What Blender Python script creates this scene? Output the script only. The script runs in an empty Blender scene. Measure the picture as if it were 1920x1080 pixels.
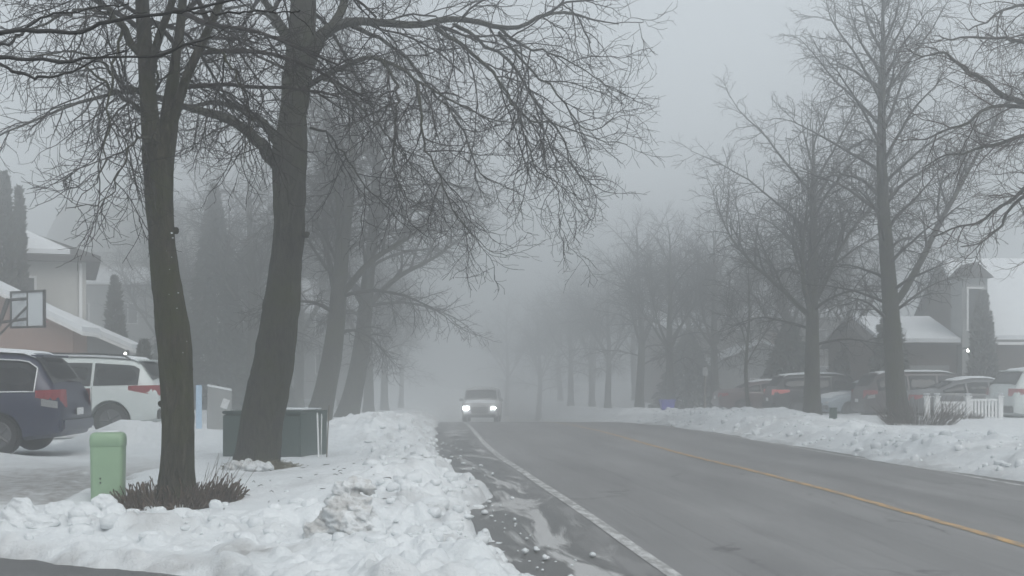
import bpy, bmesh, math, random
import numpy as np
from mathutils import Vector, Matrix

# ------------------------------------------------------------------ basics
scene = bpy.context.scene
COL = scene.collection
F, CX, YH, HC = 2400.0, 960.0, 700.0, 1.7      # focal (px of a 1920 wide frame), centre, horizon row, eye height
R = math.radians

def at(px, py, Y):
    """a pixel of the photograph at the distance Y -> world point"""
    return Vector(((px - CX) / F * Y, Y, HC - (py - YH) / F * Y))

def link(o, parent=None):
    COL.objects.link(o)
    if parent is not None:
        o.parent = parent
    return o

def tag(o, label=None, cat=None, group=None, kind=None):
    if label: o['label'] = label
    if cat: o['category'] = cat
    if group: o['group'] = group
    if kind: o['kind'] = kind
    return o

def empty(name, loc, rz=0.0, label=None, cat=None, group=None, scale=1.0):
    o = bpy.data.objects.new(name, None)
    o.empty_display_size = 0.3
    link(o)
    o.location = loc
    o.rotation_euler = (0, 0, rz)
    o.scale = (scale,) * 3
    return tag(o, label, cat, group)

def copy_tree(o, parent=None):
    c = o.copy(); COL.objects.link(c)
    c.parent = parent
    for ch in list(o.children):
        copy_tree(ch, c)
    return c

def np_mesh(name, V, Q, smooth=True):
    me = bpy.data.meshes.new(name)
    V = np.asarray(V, dtype=np.float32); Q = np.asarray(Q, dtype=np.int32)
    k = Q.shape[1]
    me.vertices.add(len(V)); me.vertices.foreach_set('co', V.ravel())
    me.loops.add(Q.size); me.loops.foreach_set('vertex_index', Q.ravel())
    me.polygons.add(len(Q))
    me.polygons.foreach_set('loop_start', np.arange(0, Q.size, k, dtype=np.int32))
    me.polygons.foreach_set('loop_total', np.full(len(Q), k, dtype=np.int32))
    me.update(calc_edges=True)
    me.polygons.foreach_set('use_smooth', np.full(len(Q), bool(smooth)))
    me.validate()
    return me

def obj(name, me, mat, parent=None):
    if isinstance(me, bmesh.types.BMesh):
        m = bpy.data.meshes.new(name); bmesh.ops.recalc_face_normals(me, faces=me.faces)
        me.to_mesh(m); me.free(); me = m
    o = bpy.data.objects.new(name, me)
    if mat is not None:
        me.materials.append(mat)
    return link(o, parent)

def smooth(o, on=True):
    for p in o.data.polygons: p.use_smooth = on
    return o

# ------------------------------------------------------------------ noise (numpy)
def _h(ix, iy, seed):
    n = (ix.astype(np.int64) * 374761393 + iy.astype(np.int64) * 668265263 + seed * 1274126177) & 0x7fffffff
    n = ((n ^ (n >> 13)) * 1274126177) & 0x7fffffff
    n = n ^ (n >> 16)
    return (n & 0xffffff) / float(0xffffff)

def vnoise(x, y, seed=0):
    x = np.asarray(x, float); y = np.asarray(y, float)
    ix = np.floor(x).astype(np.int64); iy = np.floor(y).astype(np.int64)
    fx = x - ix; fy = y - iy
    fx = fx * fx * (3 - 2 * fx); fy = fy * fy * (3 - 2 * fy)
    a = _h(ix, iy, seed); b = _h(ix + 1, iy, seed); c = _h(ix, iy + 1, seed); d = _h(ix + 1, iy + 1, seed)
    return (a + (b - a) * fx) + ((c + (d - c) * fx) - (a + (b - a) * fx)) * fy

def fbm(x, y, seed=0, octv=4, gain=0.5):
    s, a, t = 0.0, 1.0, 0.0
    for i in range(octv):
        s = s + a * (vnoise(x, y, seed + i * 17) - 0.5); t += a * 0.5
        x = x * 2.03 + 7.1; y = y * 2.03 + 3.7; a *= gain
    return s / t            # about -1..1

def lumps(x, y, seed=0, fill=0.6, rmin=0.25, rmax=0.55):
    """rounded clods on a unit grid: 0..1 heights"""
    ix = np.floor(x).astype(np.int64); iy = np.floor(y).astype(np.int64)
    out = np.zeros_like(np.asarray(x, float))
    for dx in (-1, 0, 1):
        for dy in (-1, 0, 1):
            jx, jy = ix + dx, iy + dy
            cx = jx + _h(jx, jy, seed); cy = jy + _h(jx, jy, seed + 5)
            r = rmin + (rmax - rmin) * _h(jx, jy, seed + 9) ** 2
            on = _h(jx, jy, seed + 13) < fill
            d2 = ((x - cx) ** 2 + (y - cy) ** 2) / (r * r)
            hgt = np.where(on, np.clip(1 - d2, 0, 1) ** 0.8 * r * 1.15, 0)
            out = np.maximum(out, hgt)
    return out

def sstep(a, b, x):
    t = np.clip((x - a) / (b - a), 0, 1)
    return t * t * (3 - 2 * t)

# ------------------------------------------------------------------ materials
def new_mat(name):
    m = bpy.data.materials.new(name); m.use_nodes = True
    nt = m.node_tree
    return m, nt, nt.nodes['Principled BSDF']

def noise_node(nt, vec, scale, detail=4, rough=0.55, dist=0.0):
    n = nt.nodes.new('ShaderNodeTexNoise')
    n.inputs['Scale'].default_value = scale; n.inputs['Detail'].default_value = detail
    n.inputs['Roughness'].default_value = rough; n.inputs['Distortion'].default_value = dist
    if vec is not None: nt.links.new(vec, n.inputs['Vector'])
    return n.outputs['Fac']

def ramp(nt, fac, stops):
    r = nt.nodes.new('ShaderNodeValToRGB')
    els = r.color_ramp.elements
    while len(els) < len(stops): els.new(0.5)
    for e, (p, c) in zip(els, stops):
        e.position = p
        e.color = (c, c, c, 1) if isinstance(c, (int, float)) else (*c, 1)
    nt.links.new(fac, r.inputs['Fac'])
    return r.outputs['Color']

def mixc(nt, fac, a, b, mode='MIX'):
    m = nt.nodes.new('ShaderNodeMix'); m.data_type = 'RGBA'; m.blend_type = mode
    def put(sock, v):
        if isinstance(v, (int, float)): sock.default_value = v
        elif isinstance(v, tuple): sock.default_value = (*v, 1)
        else: nt.links.new(v, sock)
    put(m.inputs[0], fac); put(m.inputs[6], a); put(m.inputs[7], b)
    return m.outputs[2]

def mathn(nt, op, a, b=None):
    m = nt.nodes.new('ShaderNodeMath'); m.operation = op
    for i, v in enumerate((a, b)):
        if v is None: continue
        if isinstance(v, (int, float)): m.inputs[i].default_value = v
        else: nt.links.new(v, m.inputs[i])
    return m.outputs[0]

def bump(nt, bs, height, strength=0.3, dist=0.02):
    b = nt.nodes.new('ShaderNodeBump'); b.inputs['Strength'].default_value = strength; b.inputs['Distance'].default_value = dist
    nt.links.new(height, b.inputs['Height']); nt.links.new(b.outputs['Normal'], bs.inputs['Normal'])

def texco(nt, out='Object', scale=None):
    t = nt.nodes.new('ShaderNodeTexCoord').outputs[out]
    if scale:
        mp = nt.nodes.new('ShaderNodeMapping'); mp.inputs['Scale'].default_value = scale
        nt.links.new(t, mp.inputs['Vector']); t = mp.outputs['Vector']
    return t

def attr(nt, name, out='Fac'):
    a = nt.nodes.new('ShaderNodeAttribute'); a.attribute_name = name
    return a.outputs[out]

def mat_plain(name, col, rough=0.5, metal=0.0, var=0.12, scale=6.0, spec=0.5, bmp=0.0, coat=0.0, dirt=None):
    m, nt, bs = new_mat(name)
    v = texco(nt)
    n = noise_node(nt, v, scale, 5)
    lo = tuple(c * (1 - var) for c in col); hi = tuple(min(1, c * (1 + var)) for c in col)
    c = ramp(nt, n, [(0.3, lo), (0.7, hi)])
    if dirt:
        z = nt.nodes.new('ShaderNodeSeparateXYZ'); nt.links.new(v, z.inputs[0])
        f = ramp(nt, mathn(nt, 'ADD', z.outputs['Z'], mathn(nt, 'MULTIPLY', n, 0.35)), [(dirt[0], 1.0), (dirt[1], 0.0)])
        c = mixc(nt, mathn(nt, 'MULTIPLY', f, 0.75), c, dirt[2])
    nt.links.new(c, bs.inputs['Base Color'])
    bs.inputs['Roughness'].default_value = rough; bs.inputs['Metallic'].default_value = metal
    bs.inputs['Specular IOR Level'].default_value = spec
    bs.inputs['Coat Weight'].default_value = coat
    if bmp: bump(nt, bs, n, bmp)
    return m

def mat_bark(name, dark, light, moss, moss_amt, tone=1.0):
    m, nt, bs = new_mat(name)
    v = texco(nt, 'Object', (1, 1, 0.22))
    v2 = texco(nt, 'Object')
    n1 = noise_node(nt, v, 15, 7, 0.72, 1.2)
    n2 = noise_node(nt, v2, 2.3, 5, 0.6)
    n3 = noise_node(nt, v2, 38, 3, 0.6)
    c = ramp(nt, n1, [(0.32, tuple(x * tone for x in dark)), (0.68, tuple(x * tone for x in light))])
    f = mathn(nt, 'MULTIPLY', ramp(nt, n2, [(0.42, 0.0), (0.66, 1.0)]), moss_amt)
    c = mixc(nt, f, c, tuple(x * tone for x in moss))
    # pale lichen specks
    s = ramp(nt, n3, [(0.70, 0.0), (0.76, 1.0)])
    s = mathn(nt, 'MULTIPLY', s, ramp(nt, noise_node(nt, v2, 1.3, 2), [(0.5, 0.0), (0.7, 0.7)]))
    c = mixc(nt, s, c, (0.22, 0.23, 0.20))
    nt.links.new(c, bs.inputs['Base Color'])
    bs.inputs['Roughness'].default_value = 0.85; bs.inputs['Specular IOR Level'].default_value = 0.25
    bump(nt, bs, n1, 1.0, 0.06)
    return m

M = {}
M['bark_a'] = mat_bark('bark_mossy', (0.010, 0.009, 0.007), (0.125, 0.112, 0.080), (0.070, 0.078, 0.028), 0.85, .72)
M['bark_b'] = mat_bark('bark_grey', (0.011, 0.011, 0.010), (0.120, 0.115, 0.095), (0.070, 0.076, 0.034), 0.75, .70)
M['twig'] = mat_plain('twig', (0.034, 0.030, 0.028), 0.8, var=0.3, spec=0.2)
M['twig_brown'] = mat_plain('twig_brown', (0.062, 0.046, 0.036), 0.8, var=0.3, spec=0.2)
M['twig_black'] = mat_plain('twig_wet_black', (0.014, 0.013, 0.012), 0.6, var=0.3, spec=0.3)

def mat_snow():
    m, nt, bs = new_mat('snow')
    v = texco(nt)
    d = attr(nt, 'dirt')
    n = noise_node(nt, v, 7, 6, 0.62)
    n2 = noise_node(nt, v, 38, 5, 0.65)
    n3 = noise_node(nt, v, 1.6, 4, 0.6)
    c = ramp(nt, n3, [(0.3, (0.67, 0.705, 0.725)), (0.7, (0.75, 0.78, 0.80))])
    f = mathn(nt, 'MULTIPLY', d, ramp(nt, n, [(0.25, 0.35), (0.65, 1.0)]))
    c = mixc(nt, f, c, (0.21, 0.20, 0.19))
    g = mathn(nt, 'MULTIPLY', ramp(nt, n2, [(0.66, 0.0), (0.72, 1.0)]), mathn(nt, 'MULTIPLY', ramp(nt, n3, [(0.5, 0.0), (0.62, 1.0)]), 0.55))
    c = mixc(nt, g, c, (0.34, 0.32, 0.29))
    nt.links.new(c, bs.inputs['Base Color'])
    bs.inputs['Roughness'].default_value = 0.65; bs.inputs['Specular IOR Level'].default_value = 0.3
    bump(nt, bs, mathn(nt, 'ADD', n, mathn(nt, 'MULTIPLY', n2, 0.5)), 0.75, 0.04)
    return m
M['snow'] = mat_snow()
M['snow_cap'] = mat_plain('snow_cap', (0.70, 0.73, 0.755), 0.65, var=0.05, scale=3, bmp=0.25)
M['snow_dirty'] = None

def mat_dirty_snow():
    m, nt, bs = new_mat('dirty_snow_ice')
    v = texco(nt)
    n = noise_node(nt, v, 5.5, 6, 0.7, 0.4); n2 = noise_node(nt, v, 30, 4)
    c = ramp(nt, n, [(0.28, (0.34, 0.335, 0.325)), (0.42, (0.50, 0.505, 0.50)), (0.56, (0.66, 0.685, 0.70))])
    c = mixc(nt, ramp(nt, n2, [(0.62, 0.0), (0.72, 0.5)]), c, (0.16, 0.155, 0.15))
    nt.links.new(c, bs.inputs['Base Color']); bs.inputs['Roughness'].default_value = 0.55
    bump(nt, bs, mathn(nt, 'ADD', n, mathn(nt, 'MULTIPLY', n2, 0.4)), 0.8, 0.04)
    return m
M['snow_dirty'] = mat_dirty_snow()

def mat_road():
    m, nt, bs = new_mat('worn_damp_asphalt')
    us = attr(nt, 'us', 'Vector')
    def mapped(sc):
        mp = nt.nodes.new('ShaderNodeMapping'); mp.inputs['Scale'].default_value = sc
        nt.links.new(us, mp.inputs['Vector']); return mp.outputs['Vector']
    sx = nt.nodes.new('ShaderNodeSeparateXYZ'); nt.links.new(us, sx.inputs[0]); u = sx.outputs['X']
    fine = noise_node(nt, mapped((1, 1, 1)), 70, 4, 0.7)
    big = noise_node(nt, mapped((1, 0.35, 1)), 0.75, 5, 0.6, 0.3)
    streak = noise_node(nt, mapped((2.2, 0.09, 1)), 1.0, 4, 0.6)
    c = ramp(nt, fine, [(0.25, (0.150, 0.150, 0.152)), (0.75, (0.235, 0.235, 0.237))])
    c = mixc(nt, mathn(nt, 'MULTIPLY', ramp(nt, big, [(0.38, 0.0), (0.64, 1.0)]), 0.6), c, (0.29, 0.29, 0.292))
    c = mixc(nt, mathn(nt, 'MULTIPLY', ramp(nt, streak, [(0.45, 0.0), (0.75, 1.0)]), 0.30), c, (0.095, 0.095, 0.096))
    # damp wheel paths
    for uc in (-2.55, -1.0, 0.85, 2.3):
        k = ramp(nt, mathn(nt, 'ADD', mathn(nt, 'ABSOLUTE', mathn(nt, 'SUBTRACT', u, uc)), mathn(nt, 'MULTIPLY', mathn(nt, 'SUBTRACT', streak, 0.5), 0.5)), [(0.05, 0.22), (0.38, 0.0)])
        c = mixc(nt, k, c, (0.10, 0.10, 0.102))
    # cracks and tar seams: thin lines where a stretched cell pattern has its borders
    vo = nt.nodes.new('ShaderNodeTexVoronoi'); vo.feature = 'DISTANCE_TO_EDGE'; vo.inputs['Scale'].default_value = 0.30
    wob = nt.nodes.new('ShaderNodeVectorMath'); wob.operation = 'ADD'
    nz = nt.nodes.new('ShaderNodeTexNoise'); nz.inputs['Scale'].default_value = 1.4; nz.inputs['Detail'].default_value = 3
    nt.links.new(us, nz.inputs['Vector'])
    sc = nt.nodes.new('ShaderNodeVectorMath'); sc.operation = 'SCALE'; sc.inputs['Scale'].default_value = 0.9
    nt.links.new(nz.outputs['Color'], sc.inputs[0]); nt.links.new(mapped((1, 0.5, 1)), wob.inputs[0]); nt.links.new(sc.outputs[0], wob.inputs[1])
    nt.links.new(wob.outputs[0], vo.inputs['Vector'])
    crack = mathn(nt, 'MULTIPLY', ramp(nt, vo.outputs['Distance'], [(0.003, 1.0), (0.010, 0.0)]), ramp(nt, noise_node(nt, us, 0.5, 3), [(0.50, 0.0), (0.62, 0.6)]))
    c = mixc(nt, crack, c, (0.045, 0.045, 0.046))
    seam = noise_node(nt, mapped((0.9, 0.02, 1)), 3.0, 2, 0.5, 0.2)
    c = mixc(nt, mathn(nt, 'MULTIPLY', ramp(nt, seam, [(0.485, 0.0), (0.5, 1.0), (0.515, 0.0)]), 0.26), c, (0.07, 0.07, 0.072))
    # wet dark strip with slush beside the left kerb
    edge = ramp(nt, mathn(nt, 'ADD', mathn(nt, 'MULTIPLY', mathn(nt, 'ADD', u, 5.4), 0.5), mathn(nt, 'MULTIPLY', mathn(nt, 'SUBTRACT', noise_node(nt, mapped((1, 0.25, 1)), 2.2, 5, 0.6), 0.5), 0.9)), [(0.80, 1.0), (0.93, 0.0)])
    wet = mixc(nt, fine, (0.040, 0.039, 0.037), (0.095, 0.092, 0.088))
    c = mixc(nt, mathn(nt, 'MULTIPLY', edge, 0.9), c, wet)
    sl = noise_node(nt, mapped((1.9, 0.40, 1)), 1.1, 6, 0.6, 0.8)
    slush = mathn(nt, 'MULTIPLY', ramp(nt, sl, [(0.52, 0.0), (0.60, 1.0)]), edge)
    c = mixc(nt, mathn(nt, 'MULTIPLY', slush, 0.85), c, (0.47, 0.475, 0.475))
    # the same, thinner, along the right edge
    edr = ramp(nt, mathn(nt, 'ADD', mathn(nt, 'MULTIPLY', mathn(nt, 'SUBTRACT', u, 2.0), 0.6), mathn(nt, 'MULTIPLY', mathn(nt, 'SUBTRACT', big, 0.5), 0.8)), [(0.42, 0.0), (0.62, 1.0)])
    c = mixc(nt, mathn(nt, 'MULTIPLY', edr, 0.55), c, (0.070, 0.069, 0.067))
    nt.links.new(c, bs.inputs['Base Color'])
    rg = mixc(nt, edge, ramp(nt, big, [(0.3, 0.62), (0.7, 0.78)]), (0.34, 0.34, 0.34))
    rg = mixc(nt, slush, rg, (0.7, 0.7, 0.7))
    nt.links.new(rg, bs.inputs['Roughness']); bs.inputs['Specular IOR Level'].default_value = 0.42
    bump(nt, bs, mathn(nt, 'ADD', fine, mathn(nt, 'MULTIPLY', slush, 3.0)), 0.35, 0.012)
    return m
M['road'] = mat_road()

def mat_paint(name, col, wear):
    m, nt, bs = new_mat(name)
    us = attr(nt, 'us', 'Vector')
    mp = nt.nodes.new('ShaderNodeMapping'); mp.inputs['Scale'].default_value = (1, 0.4, 1); nt.links.new(us, mp.inputs['Vector'])
    n = noise_node(nt, mp.outputs['Vector'], 9, 6, 0.7); n2 = noise_node(nt, us, 0.6, 3)
    f = mathn(nt, 'MULTIPLY', ramp(nt, n, [(0.42, 1.0), (0.60, 0.0)]), wear)
    c = mixc(nt, f, col, (0.15, 0.148, 0.145))
    c = mixc(nt, mathn(nt, 'MULTIPLY', n2, 0.35), c, (0.2, 0.195, 0.19))
    nt.links.new(c, bs.inputs['Base Color']); bs.inputs['Roughness'].default_value = 0.7
    return m
M['paint_white'] = mat_paint('worn_white_paint', (0.62, 0.63, 0.63), 0.75)
M['paint_yellow'] = mat_paint('worn_yellow_paint', (0.60, 0.36, 0.12), 0.75)

def mat_driveway():
    m, nt, bs = new_mat('wet_driveway_asphalt')
    v = texco(nt)
    n = noise_node(nt, v, 60, 4, 0.7); b = noise_node(nt, v, 0.9, 5)
    c = ramp(nt, n, [(0.3, (0.05, 0.05, 0.052)), (0.7, (0.10, 0.10, 0.10))])
    c = mixc(nt, ramp(nt, b, [(0.45, 0.0), (0.7, 0.5)]), c, (0.25, 0.25, 0.255))
    nt.links.new(c, bs.inputs['Base Color']); bs.inputs['Roughness'].default_value = 0.5
    bump(nt, bs, n, 0.4, 0.01)
    return m
M['driveway'] = mat_driveway()
M['soil'] = mat_plain('frozen_soil', (0.10, 0.085, 0.065), 0.9, var=0.3)

def mat_brick(name, c1, c2, mortar, scale=9.0):
    m, nt, bs = new_mat(name)
    b = nt.nodes.new('ShaderNodeTexBrick'); b.inputs['Scale'].default_value = scale
    b.inputs['Color1'].default_value = (*c1, 1); b.inputs['Color2'].default_value = (*c2, 1); b.inputs['Mortar'].default_value = (*mortar, 1)
    v = texco(nt, 'Object')
    mp = nt.nodes.new('ShaderNodeMapping'); mp.inputs['Rotation'].default_value = (R(90), 0, 0); nt.links.new(v, mp.inputs['Vector'])
    nt.links.new(mp.outputs['Vector'], b.inputs['Vector'])
    nt.links.new(b.outputs['Color'], bs.inputs['Base Color']); bs.inputs['Roughness'].default_value = 0.85
    return m
M['brick_red'] = mat_brick('brick_pinkish', (0.24, 0.15, 0.125), (0.29, 0.19, 0.155), (0.33, 0.30, 0.28))
M['brick_dark'] = mat_brick('brick_dark_brown', (0.075, 0.055, 0.048), (0.10, 0.072, 0.06), (0.12, 0.11, 0.10))
M['brick_buff'] = mat_brick('brick_buff', (0.30, 0.26, 0.21), (0.36, 0.31, 0.26), (0.38, 0.36, 0.33))
M['siding'] = mat_plain('painted_siding', (0.46, 0.46, 0.44), 0.6, var=0.06)
M['siding_grey'] = mat_plain('grey_siding', (0.26, 0.27, 0.27), 0.65, var=0.08)
M['trim_white'] = mat_plain('white_trim', (0.74, 0.75, 0.75), 0.5, var=0.05)
M['shingle'] = mat_plain('dark_shingles', (0.06, 0.055, 0.055), 0.9, var=0.3, scale=14, bmp=0.4)
M['pane'] = mat_plain('window_pane', (0.03, 0.035, 0.04), 0.08, var=0.1, spec=0.6)
M['door_paint'] = mat_plain('garage_door_paint', (0.52, 0.50, 0.47), 0.55, var=0.06)
M['needles'] = None

def mat_needles(name, lo, hi):
    m, nt, bs = new_mat(name)
    v = texco(nt)
    c = ramp(nt, noise_node(nt, v, 5, 5), [(0.3, lo), (0.7, hi)])
    c = mixc(nt, ramp(nt, noise_node(nt, v, 2.2, 4), [(0.62, 0.0), (0.75, 0.35)]), c, (0.6, 0.62, 0.63))
    nt.links.new(c, bs.inputs['Base Color']); bs.inputs['Roughness'].default_value = 0.8
    return m
M['needles'] = mat_needles('conifer_needles', (0.018, 0.026, 0.018), (0.050, 0.062, 0.042))
M['cedar'] = mat_needles('cedar_foliage', (0.030, 0.034, 0.024), (0.062, 0.062, 0.046))
M['green_box'] = mat_plain('pale_green_plastic', (0.250, 0.375, 0.245), 0.45, var=0.07, scale=3, dirt=(0.02, 0.30, (0.15, 0.20, 0.14)))
M['green_dark'] = mat_plain('dark_green_steel', (0.055, 0.082, 0.074), 0.45, var=0.10, scale=4, dirt=(0.0, 0.25, (0.09, 0.095, 0.085)))
M['black'] = mat_plain('black_plastic', (0.018, 0.018, 0.019), 0.5, var=0.15)
M['rubber'] = mat_plain('tyre_rubber', (0.022, 0.022, 0.022), 0.8, var=0.25)
M['rim'] = mat_plain('alloy_rim', (0.10, 0.10, 0.105), 0.45, metal=0.4, var=0.2)
M['chrome'] = mat_plain('brushed_chrome', (0.72, 0.73, 0.74), 0.3, metal=0.4, var=0.05)
M['glass_dark'] = mat_plain('tinted_glass', (0.020, 0.023, 0.025), 0.06, var=0.1, spec=0.7)
SALT = (0.24, 0.235, 0.23)
M['paint_blue'] = mat_plain('navy_car_paint', (0.012, 0.017, 0.050), 0.35, metal=0.1, var=0.12, coat=0.25, dirt=(0.10, 0.55, (0.05, 0.05, 0.058)))
M['paint_silver'] = mat_plain('white_car_paint', (0.60, 0.645, 0.635), 0.38, var=0.05, coat=0.3, dirt=(0.15, 0.72, SALT))
M['paint_maroon'] = mat_plain('maroon_car_paint', (0.042, 0.030, 0.031), 0.35, var=0.1, coat=0.3, dirt=(0.1, 0.7, (0.09, 0.08, 0.08)))
M['paint_black'] = mat_plain('black_car_paint', (0.022, 0.024, 0.027), 0.32, var=0.1, coat=0.3, dirt=(0.1, 0.6, (0.09, 0.09, 0.09)))
M['paint_lightblue'] = mat_plain('pale_blue_car_paint', (0.36, 0.42, 0.47), 0.38, var=0.05, coat=0.3, dirt=(0.1, 0.6, SALT))
M['paint_red'] = mat_plain('red_car_paint', (0.095, 0.062, 0.062), 0.4, var=0.08, coat=0.3, dirt=(0.1, 0.6, (0.12, 0.10, 0.10)))
M['paint_dull'] = mat_plain('dull_silver_car_paint', (0.27, 0.275, 0.275), 0.5, var=0.05, dirt=(0.2, 0.9, (0.16, 0.16, 0.16)))
M['paint_grey'] = mat_plain('grey_car_paint', (0.11, 0.115, 0.12), 0.4, var=0.08, coat=0.3, dirt=(0.1, 0.6, (0.12, 0.12, 0.12)))
M['lamp_red'] = mat_plain('red_lens', (0.42, 0.035, 0.045), 0.2, var=0.1, coat=0.4)
M['lamp_clear'] = mat_plain('clear_lens', (0.55, 0.56, 0.56), 0.2, var=0.05, coat=0.4)
M['pale_blue'] = mat_plain('pale_blue_board', (0.42, 0.58, 0.74), 0.5, var=0.06)
M['purple'] = mat_plain('blue_violet_plastic', (0.10, 0.10, 0.42), 0.5, var=0.08)
M['stalk'] = mat_plain('cut_brown_stalk', (0.080, 0.056, 0.040), 0.85, var=0.6, scale=14)
M['leaf_litter'] = mat_plain('dead_leaf_litter', (0.085, 0.052, 0.033), 0.9, var=0.45, scale=25, bmp=0.6)
M['dry_grass'] = mat_plain('dry_grass', (0.14, 0.125, 0.075), 0.9, var=0.35, scale=15)
M['wood_stake'] = mat_plain('weathered_stake', (0.17, 0.15, 0.13), 0.8, var=0.2)

def mat_emit(name, col, s):
    m, nt, bs = new_mat(name)
    bs.inputs['Base Color'].default_value = (*col, 1)
    bs.inputs['Emission Color'].default_value = (*col, 1); bs.inputs['Emission Strength'].default_value = s
    return m
M['headlight'] = mat_emit('lit_headlight', (0.95, 0.98, 1.0), 45)
M['porch_lamp'] = mat_emit('lit_porch_lamp', (1.0, 0.97, 0.9), 9)
M['tail_lit'] = mat_emit('lit_tail_lamp', (0.8, 0.25, 0.23), 0.12)

# ------------------------------------------------------------------ road geometry
_ry = np.array([0, 5, 10, 14, 17, 20, 23, 28, 34, 42, 50, 60, 80, 120, 200, 420.])
_rz = np.array([-.02, .055, .125, .195, .225, .218, .195, .165, .115, -.02, -.22, -.56, -1.55, -2.9, -3.1, -3.1])
_ryx = np.array([-40, 0, 5, 10, 11.5, 14, 17, 23, 28, 34, 42, 50, 60, 80, 120, 200, 420.])
_rx = np.array([11.2, 6.10, 5.42, 4.76, 4.58, 4.28, 3.90, 3.29, 2.90, 2.54, 2.10, 1.68, 1.20, .50, -.3, -1.2, -2.5])
_g = np.arange(-40, 421, 0.25)
def _sm(a, k):
    w = np.hanning(2 * k + 1); w /= w.sum()
    return np.convolve(np.pad(a, k, mode='edge'), w, mode='valid')
_gz = _sm(np.interp(_g, np.concatenate([[-40], _ry]), np.concatenate([[-.3], _rz])), 12)
_gx = _sm(np.interp(_g, _ryx, _rx), 14)
def zr(Y): return np.interp(Y, _g, _gz)
def xy(Y): return np.interp(Y, _g, _gx)

def terrain(X, Y):
    """bare ground: the road's level, verges a kerb higher, left side rising gently away"""
    X = np.asarray(X, float); Y = np.asarray(Y, float)
    u = X - xy(Y)
    base = zr(Y)
    left = sstep(-4.8, -5.2, u) * 0.06 + 0.022 * np.clip(-u - 16, 0, 60) * sstep(28, 55, Y)
    right = sstep(3.2, 3.8, u) * 0.10
    rise = -np.minimum(base + 0.05, 0) * (0.44 * sstep(3.6, 6.5, np.abs(u + 0.9)) + 0.46 * sstep(8, 18, np.abs(u + 0.9)))
    hump = fbm(X * 0.08, Y * 0.08, 77, 3) * 0.10 * sstep(6, 12, np.abs(u + 0.9))
    # right lawn lies lower than the verge at the back
    return base + left + right + rise + hump

def grid_obj(name, us, ss, zfun, mat, kind, extra=None, uv=True):
    U, S = np.meshgrid(us, ss)
    X = U + xy(S); Y = S
    Z = zfun(U, X, Y)
    V = np.stack([X, Y, Z], -1).reshape(-1, 3)
    n, m = len(us), len(ss)
    i = np.arange(n * m).reshape(m, n)
    Q = np.stack([i[:-1, :-1], i[:-1, 1:], i[1:, 1:], i[1:, :-1]], -1).reshape(-1, 4)
    me = np_mesh(name, V, Q)
    a = me.attributes.new('us', 'FLOAT_VECTOR', 'POINT')
    a.data.foreach_set('vector', np.stack([U, S, 0 * U], -1).astype(np.float32).ravel())
    if extra is not None:
        for k, fn in extra.items():
            a = me.attributes.new(k, 'FLOAT', 'POINT')
            a.data.foreach_set('value', fn(U, X, Y, Z).astype(np.float32).ravel())
    o = obj(name, me, mat)
    tag(o, kind=kind)
    return o

def geo(a, b, ratio):
    out = [a]
    while out[-1] < b: out.append(out[-1] * (1 + ratio))
    return np.array(out)

ss_road = np.concatenate([np.arange(-38, 5, 1.0), geo(5, 300, 0.012)])
road = grid_obj('road', np.linspace(-6.2, 4.6, 45), ss_road,
                lambda U, X, Y: zr(Y) - 0.0025 * (U + 0.6) ** 2 * 0.35 + 0.006 * fbm(U * 0.8, Y * 0.5, 3, 3), M['road'], 'structure')
tag(road, 'grey worn asphalt road curving into the fog')
def strip(name, uc, w, mat, y0, y1, label):
    f = lambda U, X, Y: zr(Y) - 0.0025 * (U + 0.6) ** 2 * 0.35 + 0.006 * fbm(U * 0.8, Y * 0.5, 3, 3) + 0.005
    ss = np.concatenate([np.arange(y0, 5, 0.5), geo(5, y1, 0.008)]) if y0 < 5 else geo(y0, y1, 0.008)
    o = grid_obj(name, np.array([uc - w / 2, uc, uc + w / 2]), ss, f, mat, 'structure')
    tag(o, label)
strip('edge_line', -3.50, 0.125, M['paint_white'], -20, 120, 'white painted edge line along the left lane')
strip('centre_line', 0.0, 0.120, M['paint_yellow'], -20, 140, 'yellow painted centre line of the road')
strip('far_edge_line', 2.86, 0.11, M['paint_white'], -20, 120, 'white painted edge line along the right lane')

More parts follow.
